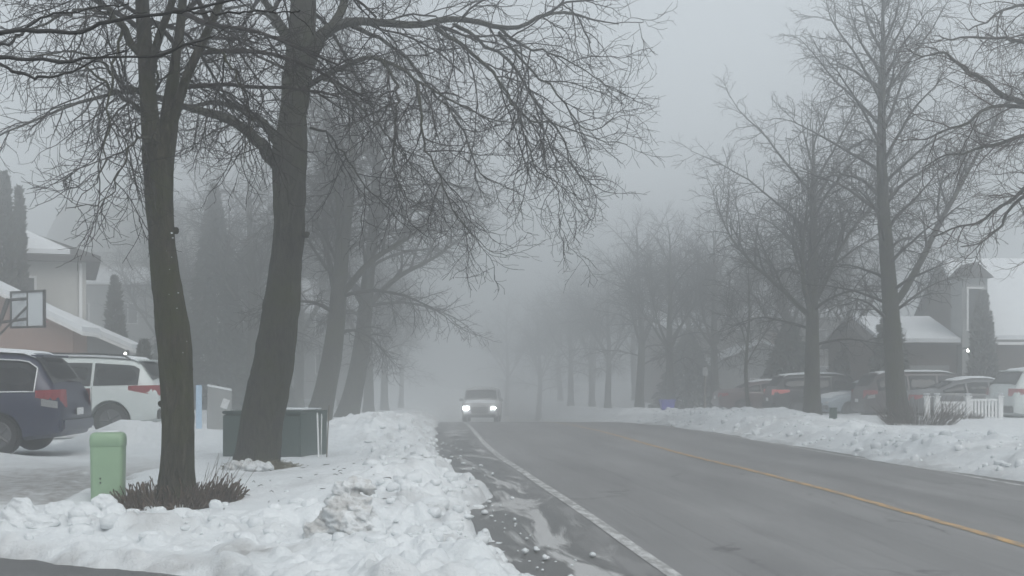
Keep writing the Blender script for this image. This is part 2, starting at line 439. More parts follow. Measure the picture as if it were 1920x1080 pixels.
# ------------------------------------------------------------------ snow
def snow_h_left(U, X, Y):
    e = -4.62 + 0.16 * fbm(Y * 0.45, Y * 0 + 3.3, 11, 4) + 0.11 * fbm(Y * 1.9, Y * 0 + 9.3, 12, 3)
    e = e + 0.30 * np.exp(-((Y - 15.6) / 0.9) ** 2) - 0.10 * np.exp(-((Y - 10.6) / 0.8) ** 2) - 0.32 * np.exp(-((Y - 12.6) / 1.3) ** 2) + 0.12 * np.exp(-((Y - 18) / 1.2) ** 2) - 0.12 * np.exp(-((Y - 19.5) / 2.0) ** 2)
    d = e - U
    far = sstep(20, 26, Y)
    n1 = fbm(X * 0.55, Y * 0.55, 21, 4); n2 = fbm(X * 2.1, Y * 2.1, 31, 4); n3 = fbm(X * 8, Y * 8, 41, 3)
    h = 0.02 + 0.06 * sstep(0.0, 0.5, d) + 0.035 * n1
    ridge = (0.10 + 0.07 * n1 + 0.08 * n2) * np.exp(-((d - 0.95) / 0.75) ** 2) * (1 - 0.35 * sstep(15, 18, Y))
    pile = 0.38 * np.exp(-((d - 1.55) / 1.15) ** 2) * (sstep(23.5, 27.5, Y) * (1 - sstep(31, 37, Y)) + 0.35 * sstep(33, 40, Y)) * (1 + 0.35 * n2)
    mound = 0.16 * np.exp(-((X + 1.9) / 1.2) ** 2 - ((Y - 15.4) / 2.6) ** 2)
    front = 0.07 * np.exp(-((Y - 11.3) / 0.6) ** 2) * sstep(-1.6, -3.2, X) * (1 + 0.8 * n2)
    front = front + 0.50 * np.exp(-((X + 7.35) / 0.85) ** 2 - ((Y - 24.3) / 0.8) ** 2) * (1 + .5 * n2) + 0.28 * np.exp(-((X + 5.9) / 0.9) ** 2 - ((Y - 24.8) / 0.8) ** 2) + 0.25 * np.exp(-((X + 9.2) / 1.2) ** 2 - ((Y - 20.3) / 0.7) ** 2)
    rough = np.exp(-((d - 0.45) / 0.70) ** 2) + 0.45 * np.exp(-((d - 1.3) / 0.8) ** 2) * sstep(21, 25, Y)
    rough = np.clip(rough + 0.7 * sstep(13.2, 11.4, Y) * sstep(-5.4, -3.8, X) + 0.9 * np.exp(-((Y - 11.4) / 0.55) ** 2), 0, 1)
    lm = lumps(X * 2.6 + 0.4 * n2, Y * 2.6, 51, 0.55) / 2.6 + 0.8 * lumps(X * 5.2 + 0.3 * n3, Y * 5.2, 52, 0.6) / 5.2 + 0.6 * lumps(X * 11, Y * 11, 53, 0.55) / 11
    bw = 0.10 * np.abs(fbm(X * 1.9, Y * 1.9, 54, 4)) + 0.05 * np.abs(fbm(X * 5, Y * 5, 55, 3))
    lm = 0.75 * lm + bw
    h = h + ridge + pile + mound + front + rough * lm * 0.72 - 0.10 * np.exp(-(((X + 3.65) / .75) ** 2 + ((Y - 13.9) / .8) ** 2)) + 0.018 * n2 + rough * 0.030 * n3 + 0.05 * rough * n2 * n1
    h = h + 0.05 * lumps(X * 1.7, Y * 1.7, 61, 0.25) * (1 - rough)
    # a crushed edge: steep at the kerb
    h = np.where(d < 0.10, -0.08 + (h + 0.08) * sstep(-0.10, 0.10, d), h)
    # foreground driveway at the bottom left of the view
    y0 = 10.3 + 0.12 * n1 + 0.12 * n2 + 0.05 * n3 - 0.42 * (X + 4.16) - 0.8 * sstep(-2.3, -1.2, X)
    h = np.where(Y < y0 + 0.35, -0.10 + (h + 0.10) * sstep(y0 - 0.05, y0 + 0.35, Y), h)
    # slushy driveway of the left house, footpath
    dw = sstep(-4.75, -5.3, X + 0.25 * n2) * np.exp(-((Y - 16.6 + 0.4 * n1) / 2.9) ** 4)
    h = h - 0.13 * dw - 0.05 * dw * np.abs(n2)
    dw2 = sstep(-5.0, -6.0, X) * np.exp(-((Y - 30.5) / 1.8) ** 4)
    h = h - 0.14 * dw2
    return h, d, rough, dw, dw2, n2

def zl(U, X, Y):
    h = snow_h_left(U, X, Y)[0]
    return terrain(X, Y) + h
def dl(U, X, Y, Z):
    h, d, rough, dw, dw2, n2 = snow_h_left(U, X, Y)
    b = fbm(X * 0.9, Y * 0.9, 91, 4)
    dirt = 0.42 * np.clip(b - 0.08, 0, 1) + 1.0 * np.clip(dw + 0.7 * dw2, 0, 1) * np.clip(1.25 + 1.0 * fbm(X * 0.7, Y * 2.6, 96, 4), 0, 1)
    dirt = dirt + sstep(0.55, 0.0, d) * 0.35 * np.clip(0.5 + n2, 0, 1)
    dirt = dirt + 0.9 * rough * np.clip(fbm(X * 1.7, Y * 1.7, 95, 4) - 0.10, 0, 1)
    dirt = dirt + 0.30 * sstep(23, 28, Y) * np.exp(-((d - 0.5) / 0.6) ** 2) * np.clip(0.5 + n2, 0, 1)
    dirt = dirt + 0.75 * sstep(0.55, 0.05, Y - (10.3 - 0.42 * (X + 4.16))) * sstep(-1.6, -2.4, X) * np.clip(0.55 + fbm(X * 2.5, Y * 6, 99, 4), 0, 1)
    dirt = dirt + 0.8 * np.exp(-(((X + 1.95) / 0.35) ** 2 + ((Y - 10.02) / 0.16) ** 2))
    return np.clip(dirt, 0, 1)
us_l = -np.concatenate([np.arange(3.9, 10.2, 0.026), geo(10.2, 90, 0.035)])[::-1]
ss_l = geo(5.5, 260, 0.0027)
snow_left = grid_obj('snow_ground', us_l, ss_l, zl, M['snow'], 'structure', {'dirt': dl})
tag(snow_left, 'snow covered verge and gardens on the left side')

def snow_h_right(U, X, Y):
    e = 3.02 + 0.30 * fbm(Y * 0.33, Y * 0 + 1.3, 111, 4) + 0.14 * fbm(Y * 1.4, Y * 0 + 7.3, 112, 3)
    e = e - 0.25 * np.exp(-((Y - 21.5) / 1.6) ** 2) + 0.15 * np.exp(-((Y - 17.0) / 1.2) ** 2)
    d = U - e
    n1 = fbm(X * 0.45, Y * 0.45, 121, 4); n2 = fbm(X * 1.7, Y * 1.7, 131, 4); n3 = fbm(X * 6, Y * 6, 141, 3)
    h = 0.02 + 0.16 * sstep(0, 1.0, d) + 0.04 * n1
    ridge = (0.22 + 0.20 * n1 + 0.12 * n2) * np.exp(-((d - 1.9) / 1.05) ** 2) * (0.35 + 0.45 * sstep(22, 34, Y)) * (1 - 0.5 * sstep(36, 50, Y)) * (0.55 + 0.9 * vnoise(Y * 0.28, Y * 0, 171))
    mounds = 0.10 * np.exp(-((Y - 46) / 3.5) ** 2 - ((d - 2.0) / 1.3) ** 2) + 0.14 * np.exp(-((Y - 37) / 2.2) ** 2 - ((d - 2.3) / 1.2) ** 2)
    rough = np.clip(np.exp(-((d - 1.3) / 1.4) ** 2), 0, 1)
    lm = lumps(X * 1.9 + 0.4 * n2, Y * 1.9, 151, 0.55) / 1.9 + 0.8 * lumps(X * 4.1, Y * 4.1, 152, 0.55) / 4.1
    lm = lm + 0.10 * np.abs(fbm(X * 1.5, Y * 1.5, 154, 4))
    h = h + ridge + mounds + rough * lm * 0.34 + 0.022 * n2 + 0.008 * n3
    h = h + 0.05 * lumps(X * 1.3, Y * 1.3, 161, 0.3)
    h = np.where(d < 0.12, -0.08 + (h + 0.08) * sstep(-0.14, 0.12, d), h)
    return h, d, rough, n2
def z_right(U, X, Y): return terrain(X, Y) + snow_h_right(U, X, Y)[0]
def d_right(U, X, Y, Z):
    h, d, rough, n2 = snow_h_right(U, X, Y)
    dirt = sstep(0.9, 0.0, d) * 0.50 * np.clip(0.5 + n2, 0, 1) + 0.55 * rough * np.clip(fbm(X * 1.1, Y * 1.1, 195, 4) - 0.05, 0, 1)
    dirt = dirt + 0.06 * np.clip(fbm(X * .5, Y * .5, 197, 3), 0, 1)
    return np.clip(dirt, 0, 1)
us_r = np.concatenate([np.arange(2.2, 9.5, 0.05), geo(9.5, 110, 0.03)])
ss_r = np.concatenate([np.arange(-36, 8, 1.0), geo(8, 260, 0.004)])
snow_right = grid_obj('snow_ground', us_r, ss_r, z_right, M['snow'], 'structure', {'dirt': d_right})
tag(snow_right, 'snow covered verge and gardens on the right side')

# driveway under the camera's left and the bare ground below everything
gd = grid_obj('driveway', -np.linspace(4.75, 40, 60)[::-1], np.linspace(-36, 14, 60), lambda U, X, Y: terrain(X, Y) - 0.015, M['driveway'], 'structure')
tag(gd, 'dark wet asphalt driveway at the bottom left')
gg = grid_obj('ground', np.concatenate([-geo(6, 320, .25)[::-1], [-3, 0, 3], geo(6, 320, .25)]), np.concatenate([np.arange(-40, 300, 6.0)]), lambda U, X, Y: terrain(X, Y) - 0.55, M['soil'], 'structure')
tag(gg, 'frozen ground beneath the snow')

def gz_left(x, y):
    x = np.array([float(x)]); y = np.array([float(y)]); return float((zl(x - xy(y), x, y))[0])
def gz_right(x, y):
    x = np.array([float(x)]); y = np.array([float(y)]); return float((z_right(x - xy(y), x, y))[0])

# loose clods of ploughed snow
_ico = {}
def ico(sub):
    if sub not in _ico:
        b = bmesh.new(); bmesh.ops.create_icosphere(b, subdivisions=sub, radius=1.0)
        b.verts.ensure_lookup_table()
        _ico[sub] = (np.array([v.co[:] for v in b.verts]), np.array([[v.index for v in f.verts] for f in b.faces])); b.free()
    return _ico[sub]

def n3d(P, seed):
    return (fbm(P[:, 0] + 3.1 * P[:, 2], P[:, 1] - 2.3 * P[:, 2], seed, 3) + fbm(P[:, 1] * 1.1 + 7, P[:, 2] * 1.1 + P[:, 0], seed + 5, 3)) * 0.5

def blob(rs, c, size, seed, sub=2, amp=0.55, freq=1.5):
    V, T = ico(sub)
    ax = rs.uniform(0.6, 1.35, 3) * size * np.array([1, 1, 0.8])
    W = V * (1 + amp * n3d(V * freq + seed * 1.37, seed))[:, None]
    W = W * (1 + 0.16 * n3d(V * freq * 2.7 + seed * .77, seed + 40))[:, None]
    W = np.clip(W, -rs.uniform(.62, 1.1), rs.uniform(.62, 1.1))
    a = rs.uniform(0, 6.28); ca, sa = math.cos(a), math.sin(a)
    W = W * ax
    W = np.stack([W[:, 0] * ca - W[:, 1] * sa, W[:, 0] * sa + W[:, 1] * ca, W[:, 2]], -1)
    return W + np.asarray(c), T

def merge(parts):
    Vs, Ts, k = [], [], 0
    for V, T in parts:
        Vs.append(V); Ts.append(T + k); k += len(V)
    return np.concatenate(Vs), np.concatenate(Ts)

rs = np.random.RandomState(5)
parts = []
for i in range(420):
    Y = 9.9 + rs.rand() ** 1.6 * 22
    d = abs(rs.normal(0.55, 0.45))
    u = -4.55 - d
    x = u + float(xy(Y)); s = 0.016 + 0.085 * rs.rand() ** 3.0 + (0.06 if rs.rand() < 0.05 else 0)
    parts.append(blob(rs, (x, Y, gz_left(x, Y) + s * 0.10), s, i, 2))
for i in range(150):
    x = rs.uniform(-4.6, 0.2); Y = rs.normal(11.3, 0.55) if rs.rand() < 0.6 else rs.uniform(10.4, 13.8)
    if Y < 10.35: continue
    s = 0.02 + 0.09 * rs.rand() ** 2.6
    parts.append(blob(rs, (x, Y, gz_left(x, Y) + s * 0.05), s, i + 2000, 2))
# crumbs on the asphalt beside the bank
for i in range(80):
    Y = 9.8 + rs.rand() ** 1.5 * 20; u = -4.6 + abs(rs.normal(0, 0.28)); x = u + float(xy(Y)); s = 0.010 + 0.028 * rs.rand() ** 2
    parts.append(blob(rs, (x, Y, float(zr(Y)) + s * 0.3), s, i + 3000, 1))
V, T = merge(parts)
o = obj('snow_clods', np_mesh('snow_clods', V, T), M['snow']); tag(o, 'lumps of ploughed snow along the left kerb', kind='stuff')
parts = []
for i in range(420):
    Y = 16 + rs.rand() ** 1.3 * 34; u = 3.05 + abs(rs.normal(0.8, 0.8)); x = u + float(xy(Y)); s = 0.03 + 0.09 * rs.rand() ** 3
    parts.append(blob(rs, (x, Y, gz_right(x, Y) + s * 0.05), s, i + 4000, 2))
V, T = merge(parts)
o = obj('snow_clods', np_mesh('snow_clods', V, T), M['snow']); tag(o, 'lumps of ploughed snow along the right road edge', kind='stuff')

# standing chunks of dirty ice
def chunk(name, px, py, Y, blobs, mat, label, cat='snow chunk', group=None):
    c = at(px, py, Y)
    z = gz_left(c.x, Y)
    root = empty(name, (c.x, Y, z), 0, None)
    ps = []
    for i, b in enumerate(blobs):
        V, T = ico(4)
        ax = rs.uniform(.8, 1.2, 3) * b[3]
        ps.append((V * (1 + .40 * n3d(V * 1.5 + i * 3.7 + px, 100 + i))[:, None] * ax + np.array(b[:3]), T))
    V, T = merge(ps)
    bpy.data.objects.remove(root)
    o = obj(name, np_mesh(name, V, T), mat)
    md = o.modifiers.new('fuse', 'REMESH'); md.mode = 'VOXEL'; md.voxel_size = .014
    me = bpy.data.meshes.new_from_object(o.evaluated_get(bpy.context.evaluated_depsgraph_get()))
    o.modifiers.clear(); o.data = me
    co_ = np.empty(len(me.vertices) * 3, np.float32); me.vertices.foreach_get('co', co_); P = co_.reshape(-1, 3).astype(float)
    nn = np.empty(len(me.vertices) * 3, np.float32); me.vertices.foreach_get('normal', nn); N = nn.reshape(-1, 3)
    k_ = 1.0 if mat is M['snow_dirty'] else 0.45
    P = P + N * (0.050 * n3d(P * 7 + px, 7) + k_ * 0.040 * n3d(P * 17, 8) + k_ * 0.018 * n3d(P * 40, 9))[:, None]
    me.vertices.foreach_set('co', P.astype(np.float32).ravel()); me.update()
    if not me.materials: me.materials.append(mat)
    smooth(o)
    o.location = (c.x, Y, z - (.05 if mat is M['snow'] else 0))
    return tag(o, label, cat, group)
chunk('frozen_chunk', 652, 1000, 10.75, [(0, 0, .06, .17), (-.03, .05, .20, .14), (-.04, .02, .33, .09), (-.10, -.04, .14, .12), (.10, .10, .37, .06), (.03, .06, .38, .07), (.16, .09, .36, .055), (.09, .0, .15, .12), (-.16, .05, .02, .12), (.17, .02, .04, .13), (-.24, -.10, .0, .09), (.08, -.14, .0, .10)],
      M['snow_dirty'], 'tall dirty grey chunk of frozen snow standing in the near bank')
chunk('snow_lump', 905, 975, 11.9, [(0, 0, .08, .09), (-.10, .05, .06, .09), (.02, .02, .17, .06), (.08, -.05, .05, .07)], M['snow'], 'pale upright lump of snow at the kerb edge of the bank')
chunk('snow_lump', 932, 1040, 10.5, [(0, 0, .06, .06), (.0, .02, .13, .045), (-.06, .03, .05, .06)], M['snow'], 'small pointed lump of snow at the nearest corner of the bank')
chunk('snow_lump', 165, 960, 12.3, [(0, 0, .06, .15), (.13, .02, .15, .10), (.26, -.06, .05, .15), (-.24, -.05, .03, .17), (-.52, -.28, .05, .19), (.02, -.16, .02, .16)], M['snow'], 'rounded heap of snow lumps in front of the pale green pedestal')
o = chunk('snow_lump', 40, 1000, 11.1, [(0, 0, .04, .16), (-.02, .04, .14, .11), (.17, .02, .02, .15), (-.16, .0, .0, .13)], M['snow'], 'squarish snow lump at the left edge of the near bank')

# ------------------------------------------------------------------ trees
def catmull(pts, n):
    P = np.asarray(pts, float)
    P = np.vstack([2 * P[0] - P[1], P, 2 * P[-1] - P[-2]])
    k = len(P) - 3
    out = []
    for t in np.linspace(0, k - 1e-9, n):
        i = int(t); f = t - i
        a, b, c, d = P[i], P[i + 1], P[i + 2], P[i + 3]
        out.append(0.5 * ((2 * b) + (-a + c) * f + (2 * a - 5 * b + 4 * c - d) * f * f + (-a + 3 * b - 3 * c + d) * f ** 3))
    return np.array(out)

def tubes(chains, sides):
    """chains: list of (n x 3 points, n radii) -> verts, quads (all chains, any lengths)"""
    by = {}
    for P, r in chains:
        by.setdefault(len(P), []).append((P, r))
    Vs, Qs, k = [], [], 0
    ang = np.arange(sides) * 2 * math.pi / sides
    ca, sa = np.cos(ang), np.sin(ang)
    for n, lst in by.items():
        P = np.array([c[0] for c in lst], float); Rr = np.array([c[1] for c in lst], float)
        T = np.gradient(P, axis=1); T /= np.linalg.norm(T, axis=2, keepdims=True) + 1e-9
        d = P[:, -1] - P[:, 0]; d /= np.linalg.norm(d, axis=1, keepdims=True) + 1e-9
        ref = np.where(np.abs(d[:, 2:3]) > 0.8, np.array([[1., 0.1, 0]]), np.array([[0., 0.1, 1.]]))[:, None, :]
        A = np.cross(T, ref); A /= np.linalg.norm(A, axis=2, keepdims=True) + 1e-9
        B = np.cross(T, A)
        ring = P[:, :, None, :] + Rr[:, :, None, None] * (A[:, :, None, :] * ca[None, None, :, None] + B[:, :, None, :] * sa[None, None, :, None])
        m = len(lst)
        idx = np.arange(m * n * sides).reshape(m, n, sides) + k
        a = idx[:, :-1, :]; b = np.roll(idx, -1, axis=2)[:, :-1, :]; c = np.roll(idx, -1, axis=2)[:, 1:, :]; e = idx[:, 1:, :]
        Qs.append(np.stack([a, b, c, e], -1).reshape(-1, 4)); Vs.append(ring.reshape(-1, 3)); k += m * n * sides
    return np.concatenate(Vs), np.concatenate(Qs)

def rough_trunk(P, r, sides=20, amp=0.07, seed=1, flare=0.0):
    """a thick stem with an uneven, ridged outline"""
    n = len(P)
    V, Q = tubes([(P, r)], sides)
    V = V.reshape(n, sides, 3)
    C = P[:, None, :]
    th = np.arange(sides) * 2 * math.pi / sides
    L = np.concatenate([[0], np.cumsum(np.linalg.norm(np.diff(P, axis=0), axis=1))])
    TH, LL = np.meshgrid(th, L)
    k = 1 + amp * fbm(np.cos(TH) * 1.4 + 5, np.sin(TH) * 1.4 + LL * 1.6, seed, 4) + 0.5 * amp * fbm(np.cos(TH) * 4 + 2, np.sin(TH) * 4 + LL * 5, seed + 3, 3)
    if flare:
        k = k + flare * np.exp(-LL / 0.22) * (0.55 + 0.45 * np.cos(TH * 4 + seed))
    V = C + (V - C) * k[:, :, None]
    return V.reshape(-1, 3), Q

class Grow:
    def __init__(self, seed): self.r = random.Random(seed)
    def chain(self, p, d, length, nseg, r0, r1, grav=0.0, wig=0.12, up=0.0):
        r = self.r; p = Vector(p); d = Vector(d).normalized(); st = length / nseg
        P = [p.copy()]
        for i in range(nseg):
            f = (i + 1) / nseg
            d = d + Vector((r.gauss(0, wig), r.gauss(0, wig), r.gauss(0, wig) - grav * st + (up * st if f > 0.6 else 0)))
            d.normalize(); p = p + d * st; P.append(p.copy())
        n = nseg + 1
        return (np.array([q[:] for q in P]), np.linspace(r0, r1, n))
    def children(self, parents, spacing, length, nseg, rad, ang=45, grav=0.3, wig=0.12, start=0.15, taper=0.5, up=0.0, bias=None, tip=True, jit=0.35):
        out = []; r = self.r
        for P, rr in parents:
            seg = np.linalg.norm(np.diff(P, axis=0), axis=1); L = np.concatenate([[0], np.cumsum(seg)]); tot = L[-1]
            s = tot * start + spacing * r.random(); side = r.random() * 6.28
            while s < tot:
                i = min(int(np.searchsorted(L, s)) - 1, len(seg) - 1); i = max(i, 0)
                f = (s - L[i]) / max(seg[i], 1e-6)
                p = P[i] + (P[i + 1] - P[i]) * f; rp = rr[i] + (rr[i + 1] - rr[i]) * f
                t = Vector(P[i + 1] - P[i]).normalized()
                a = t.orthogonal().normalized(); b = t.cross(a)
                side += 2.4 + r.uniform(-0.7, 0.7)
                q = a * math.cos(side) + b * math.sin(side)
                th = R(ang + r.gauss(0, 11))
                d = t * math.cos(th) + q * math.sin(th)
                if bias: d = d + Vector(bias)
                k = s / tot
                ln = min(length * (1 - taper * k), 0.85 * tot) * r.uniform(1 - jit, 1 + jit)
                r0 = min(rp * 0.75, rad[0])
                out.append(self.chain(p, d, ln, nseg, r0, min(rad[1], r0), grav, wig, up))
                s += spacing * r.uniform(0.6, 1.4)
            if tip:
                t = Vector(P[-1] - P[-2]); ln = length * 0.5 * r.uniform(.7, 1.3)
                r0 = min(rr[-1], rad[0])
                out.append(self.chain(P[-1], t, ln, nseg, r0, min(rad[1], r0), grav, wig, up))
        return out

def crown_obj(root, limbs, levels, mat, name='crown'):
    parts = []; k = 0
    for chs, sides in [(limbs, 7)] + levels:
        if not chs: continue
        V, Q = tubes(chs, sides); parts.append((V, Q))
    V, Q = merge(parts)
    return obj(name, np_mesh(name, V, Q), mat, root)

GROUP_L = 'bare street trees along the left verge'
GROUP_R = 'bare street trees along the right verge'

def px_chain(pts, Y0, base, n=10):
    """pixel polyline (x, y, width px, depth offset) -> points relative to BASE and radii"""
    P = []; rr = []
    for x, y, w, dy in pts:
        Yd = Y0 + dy
        P.append(np.array(at(x, y, Yd)) - np.array(base)); rr.append(w * Yd / F / 2)
    A = catmull(np.hstack([np.array(P), np.array(rr)[:, None]]), n)
    return (A[:, :3], np.maximum(A[:, 3], 0.004))

def street_tree(Y0, base, trunk_px, stems, limbs_px, seed, label, group, bark, twig, flare=0.15, gen=None, dens=1.0, tw=1.0, grav=0.5, name='street_tree', knots=()):
    """a near tree whose stem and main limbs follow the photograph; everything finer is grown in 3-D"""
    g = Grow(seed)
    root = empty(name, base, 0, label, 'tree', group)
    P, r = px_chain(trunk_px, Y0, base, 46)
    tv, tq = rough_trunk(P, r, 32, 0.15, seed, flare)
    parts = [(tv, tq)]
    st = []
    for s in stems:
        c = px_chain(s, Y0, base, 26); st.append(c)
        parts.append(rough_trunk(c[0], c[1], 14, 0.05, seed + len(st)))
    for (kx, ky, kd, kr) in knots:
        c = np.array(at(kx, ky, Y0 + kd)) - np.array(base)
        parts.append((lambda V, T: (V, np.hstack([T, T[:, 2:3]])))(*blob(np.random.RandomState(seed), c, kr, seed, 3, 0.3)))
    # quads only (triangles repeated are dropped): split triangles out
    qv = [p for p in parts if p[1].shape[1] == 4 and not (p[1][:, 2] == p[1][:, 3]).any()]
    V, Q = merge(qv)
    trunk = obj('trunk', np_mesh('trunk', V, Q), bark, root)
    for (kx, ky, kd, kr) in knots:
        c = np.array(at(kx, ky, Y0 + kd)) - np.array(base)
        V, T = blob(np.random.RandomState(seed), c, kr, seed, 3, 0.35)
        obj('knot', np_mesh('knot', V, T), bark, trunk)
    limbs = []
    for l in limbs_px:
        c = px_chain(l, Y0, base, 22); k = g.r.random() * 9; t = np.arange(22)
        w = np.stack([vnoise(t * .9 + k, t * 0 + 1, seed), vnoise(t * .9 + k, t * 0 + 5, seed), vnoise(t * .9 + k, t * 0 + 9, seed)], -1) - .5
        limbs.append((c[0] + w * 0.07 * np.minimum(t / 4, 1)[:, None], c[1] * np.linspace(.95, .62, 22)))
    for c in limbs:
        V, Q = tubes([c], 9)
        obj('limb', np_mesh('limb', V, Q), bark, root)
    # grown limbs: around the stems, on every side
    glimbs = []
    for spec in (gen or []):
        src = [st[i] for i in spec['on']] if 'on' in spec else st
        glimbs += g.children(src, spec['spacing'], spec['len'], 9, (spec.get('r', .035), .012), spec.get('ang', 55), spec.get('grav', .12), 0.10, spec.get('start', .3), spec.get('taper', .35), 0, spec.get('bias'), False)
    allimb = limbs + glimbs
    B = g.children(allimb, 0.21 / dens, 1.30, 9, (.0125 * tw, .0048 * tw), 42, grav * 0.8, 0.15, 0.10, 0.74, 0.25, (0, 0, -0.1), tip=False)
    C = g.children(B, 0.102 / dens, 0.60, 6, (.0062 * tw, .0034 * tw), 44, grav * 0.9, 0.20, 0.10, 0.45, 0.6)
    D = g.children(C, 0.12 / dens, 0.20, 3, (.0040 * tw, .0028 * tw), 48, 0.1, 0.22, 0.12, 0.3, 0.3, tip=False)
    crown_obj(root, glimbs, [(B, 5), (C, 3), (D, 3)], twig)
    return root, trunk

# --- tree 1: the darker, nearer trunk with a fork
Y1 = 14.0
b1 = Vector(((333 - CX) / F * Y1, Y1, 0)); b1.z = gz_left(b1.x, Y1) - 0.02
y_b1 = YH + (HC - b1.z) / Y1 * F
t1_trunk = [(333, y_b1 + 30, 78, 0), (333, 900, 66, 0), (333, 830, 61, 0), (332, 760, 62, 0), (330, 690, 63, 0), (323, 620, 64, 0), (316, 560, 60, 0), (309, 500, 53, 0), (304, 440, 50, 0), (301, 380, 50, 0), (299, 320, 56, 0), (299, 275, 62, 0)]
t1_stems = [
    [(296, 330, 44, 0), (287, 270, 40, 0), (279, 200, 33, -.05), (273, 110, 29, -.1), (267, 10, 25, -.1), (262, -90, 20, -.15), (250, -200, 14, -.2), (244, -330, 7, -.2)],
    [(303, 320, 40, 0), (313, 260, 36, .05), (320, 200, 32, .1), (328, 120, 19, .15), (338, 50, 17, .25), (345, -30, 15, .35), (352, -130, 11, .5), (356, -260, 6, .6)],
    [(320, 235, 24, .05), (338, 180, 19, 0), (354, 135, 18, -.1), (378, 82, 16, -.2), (402, 30, 14, -.3), (428, -40, 12, -.4), (462, -140, 8, -.6), (480, -230, 5, -.7)],
    [(283, 130, 17, -.08), (298, 70, 15, -.3), (322, 5, 13, -.6), (340, -70, 10, -1.0), (352, -170, 6, -1.4)]]
t1_limbs = [
    [(262, 100, 17, -.1), (232, 60, 15, -.3), (204, 24, 13, -.5), (175, -10, 11, -.8), (130, -50, 8, -1.0), (70, -70, 5, -1.2)],
    [(268, 205, 11, 0), (246, 198, 9, -.2), (226, 182, 8, -.4), (198, 155, 7, -.6), (170, 132, 6, -.8), (120, 110, 5, -1.0), (60, 100, 4, -1.1)],
    [(262, 170, 13, 0), (240, 168, 11, .2), (215, 142, 8, .5), (180, 112, 7, .8), (110, 95, 5, 1.0), (40, 120, 4, 1.2)],
    [(290, 190, 8, .0), (294, 150, 7, .1), (288, 110, 5, .2), (290, 60, 4, .3)],
    [(205, 25, 9, -.5), (150, 22, 7, -.3), (90, 40, 6, -.1), (20, 70, 5, .1), (-50, 110, 4, .2)],
    [(230, 60, 7, -.3), (215, 110, 6, -.5), (205, 190, 5, -.6), (198, 270, 4, -.7), (180, 340, 3, -.75), (140, 385, 2.5, -.8)],
    [(300, 270, 8, -.1), (270, 255, 6, -.5), (245, 275, 5, -.8), (222, 330, 4, -1.0), (195, 375, 3, -1.1), (120, 390, 2.5, -1.2)],
    [(378, 82, 7, -.2), (420, 110, 6, -.3), (455, 165, 5, -.4), (470, 230, 4, -.4), (460, 300, 3, -.4)],
]
tree1, trunk1 = street_tree(Y1, b1, t1_trunk, t1_stems, t1_limbs, 11, 'dark forked street tree with clipped bush round its foot, nearest full trunk on the left', GROUP_L,
            M['bark_a'], M['twig'], 0.30, [dict(spacing=.42, len=2.1, ang=58, grav=.16, start=.25, r=.03), dict(on=[0], spacing=.5, len=2.4, ang=65, grav=.3, start=.35, r=.03, bias=(-.5, 0, 0))], 0.92, 0.95, 0.55, knots=[(329, 432, -.02, .055), (356, 692, -.02, .05), (302, 757, -.05, .05)])

rs = np.random.RandomState(77)
for (px, py, sz) in [(322, 437, .022), (324, 446, .018), (317, 552, .020), (334, 549, .018), (332, 578, .016), (322, 482, .012), (326, 655, .012), (343, 661, .010), (331, 612, .010), (318, 505, .009), (350, 640, .010), (312, 470, .009)]:
    V, T = blob(rs, np.array(at(px, py, Y1 - .158)) - np.array(b1), sz * .62, px + py, 2)
    obj('snow_fleck', np_mesh('snow_fleck', V, T), M['snow_cap'], trunk1)

# --- tree 2: the thick grey trunk leaning right
Y2 = 18.3
b2 = Vector(((484 - CX) / F * Y2, Y2, 0)); b2.z = gz_left(b2.x, Y2) - 0.02
y_b2 = YH + (HC - b2.z) / Y2 * F
t2_trunk = [(482, y_b2 + 30, 104, 0), (484, 858, 85, 0), (490, 800, 81, 0), (500, 745, 80, 0), (511, 690, 78, 0), (521, 630, 71, 0), (529, 570, 67, 0), (535, 510, 61, 0), (540, 450, 58, 0), (542, 390, 58, 0), (543, 340, 60, 0), (543, 290, 64, 0), (548, 240, 57, 0), (552, 190, 51, 0), (557, 140, 55, 0)]
t2_stems = [
    [(554, 200, 50, 0), (560, 120, 54, 0), (566, 60, 51, 0), (569, 0, 48, .1), (572, -80, 44, .2), (578, -180, 33, .3), (585, -300, 20, .4), (590, -420, 8, .5)],
    [(572, 125, 36, 0), (598, 72, 26, -.1), (632, 48, 20, -.2), (672, 40, 16, -.3), (720, 43, 14.5, -.4), (785, 47, 13, -.6), (836, 36, 11.5, -.7), (886, 39, 10, -.8), (935, 51, 9, -.9), (978, 50, 8, -1.0), (1013, 30, 6.5, -1.0), (1063, 23, 5, -1.0), (1112, 37, 3.5, -1.0), (1160, 45, 2.2, -1.0)],
    [(615, 62, 20, -.1), (640, 20, 16, .2), (655, -30, 14, .5), (690, -110, 12, .9), (740, -180, 8, 1.3), (790, -230, 5, 1.7)],
    [(556, 110, 20, 0), (535, 60, 16, .4), (505, 15, 13, .8), (470, -40, 11, 1.1), (430, -120, 8, 1.5), (400, -200, 5, 1.8)]]
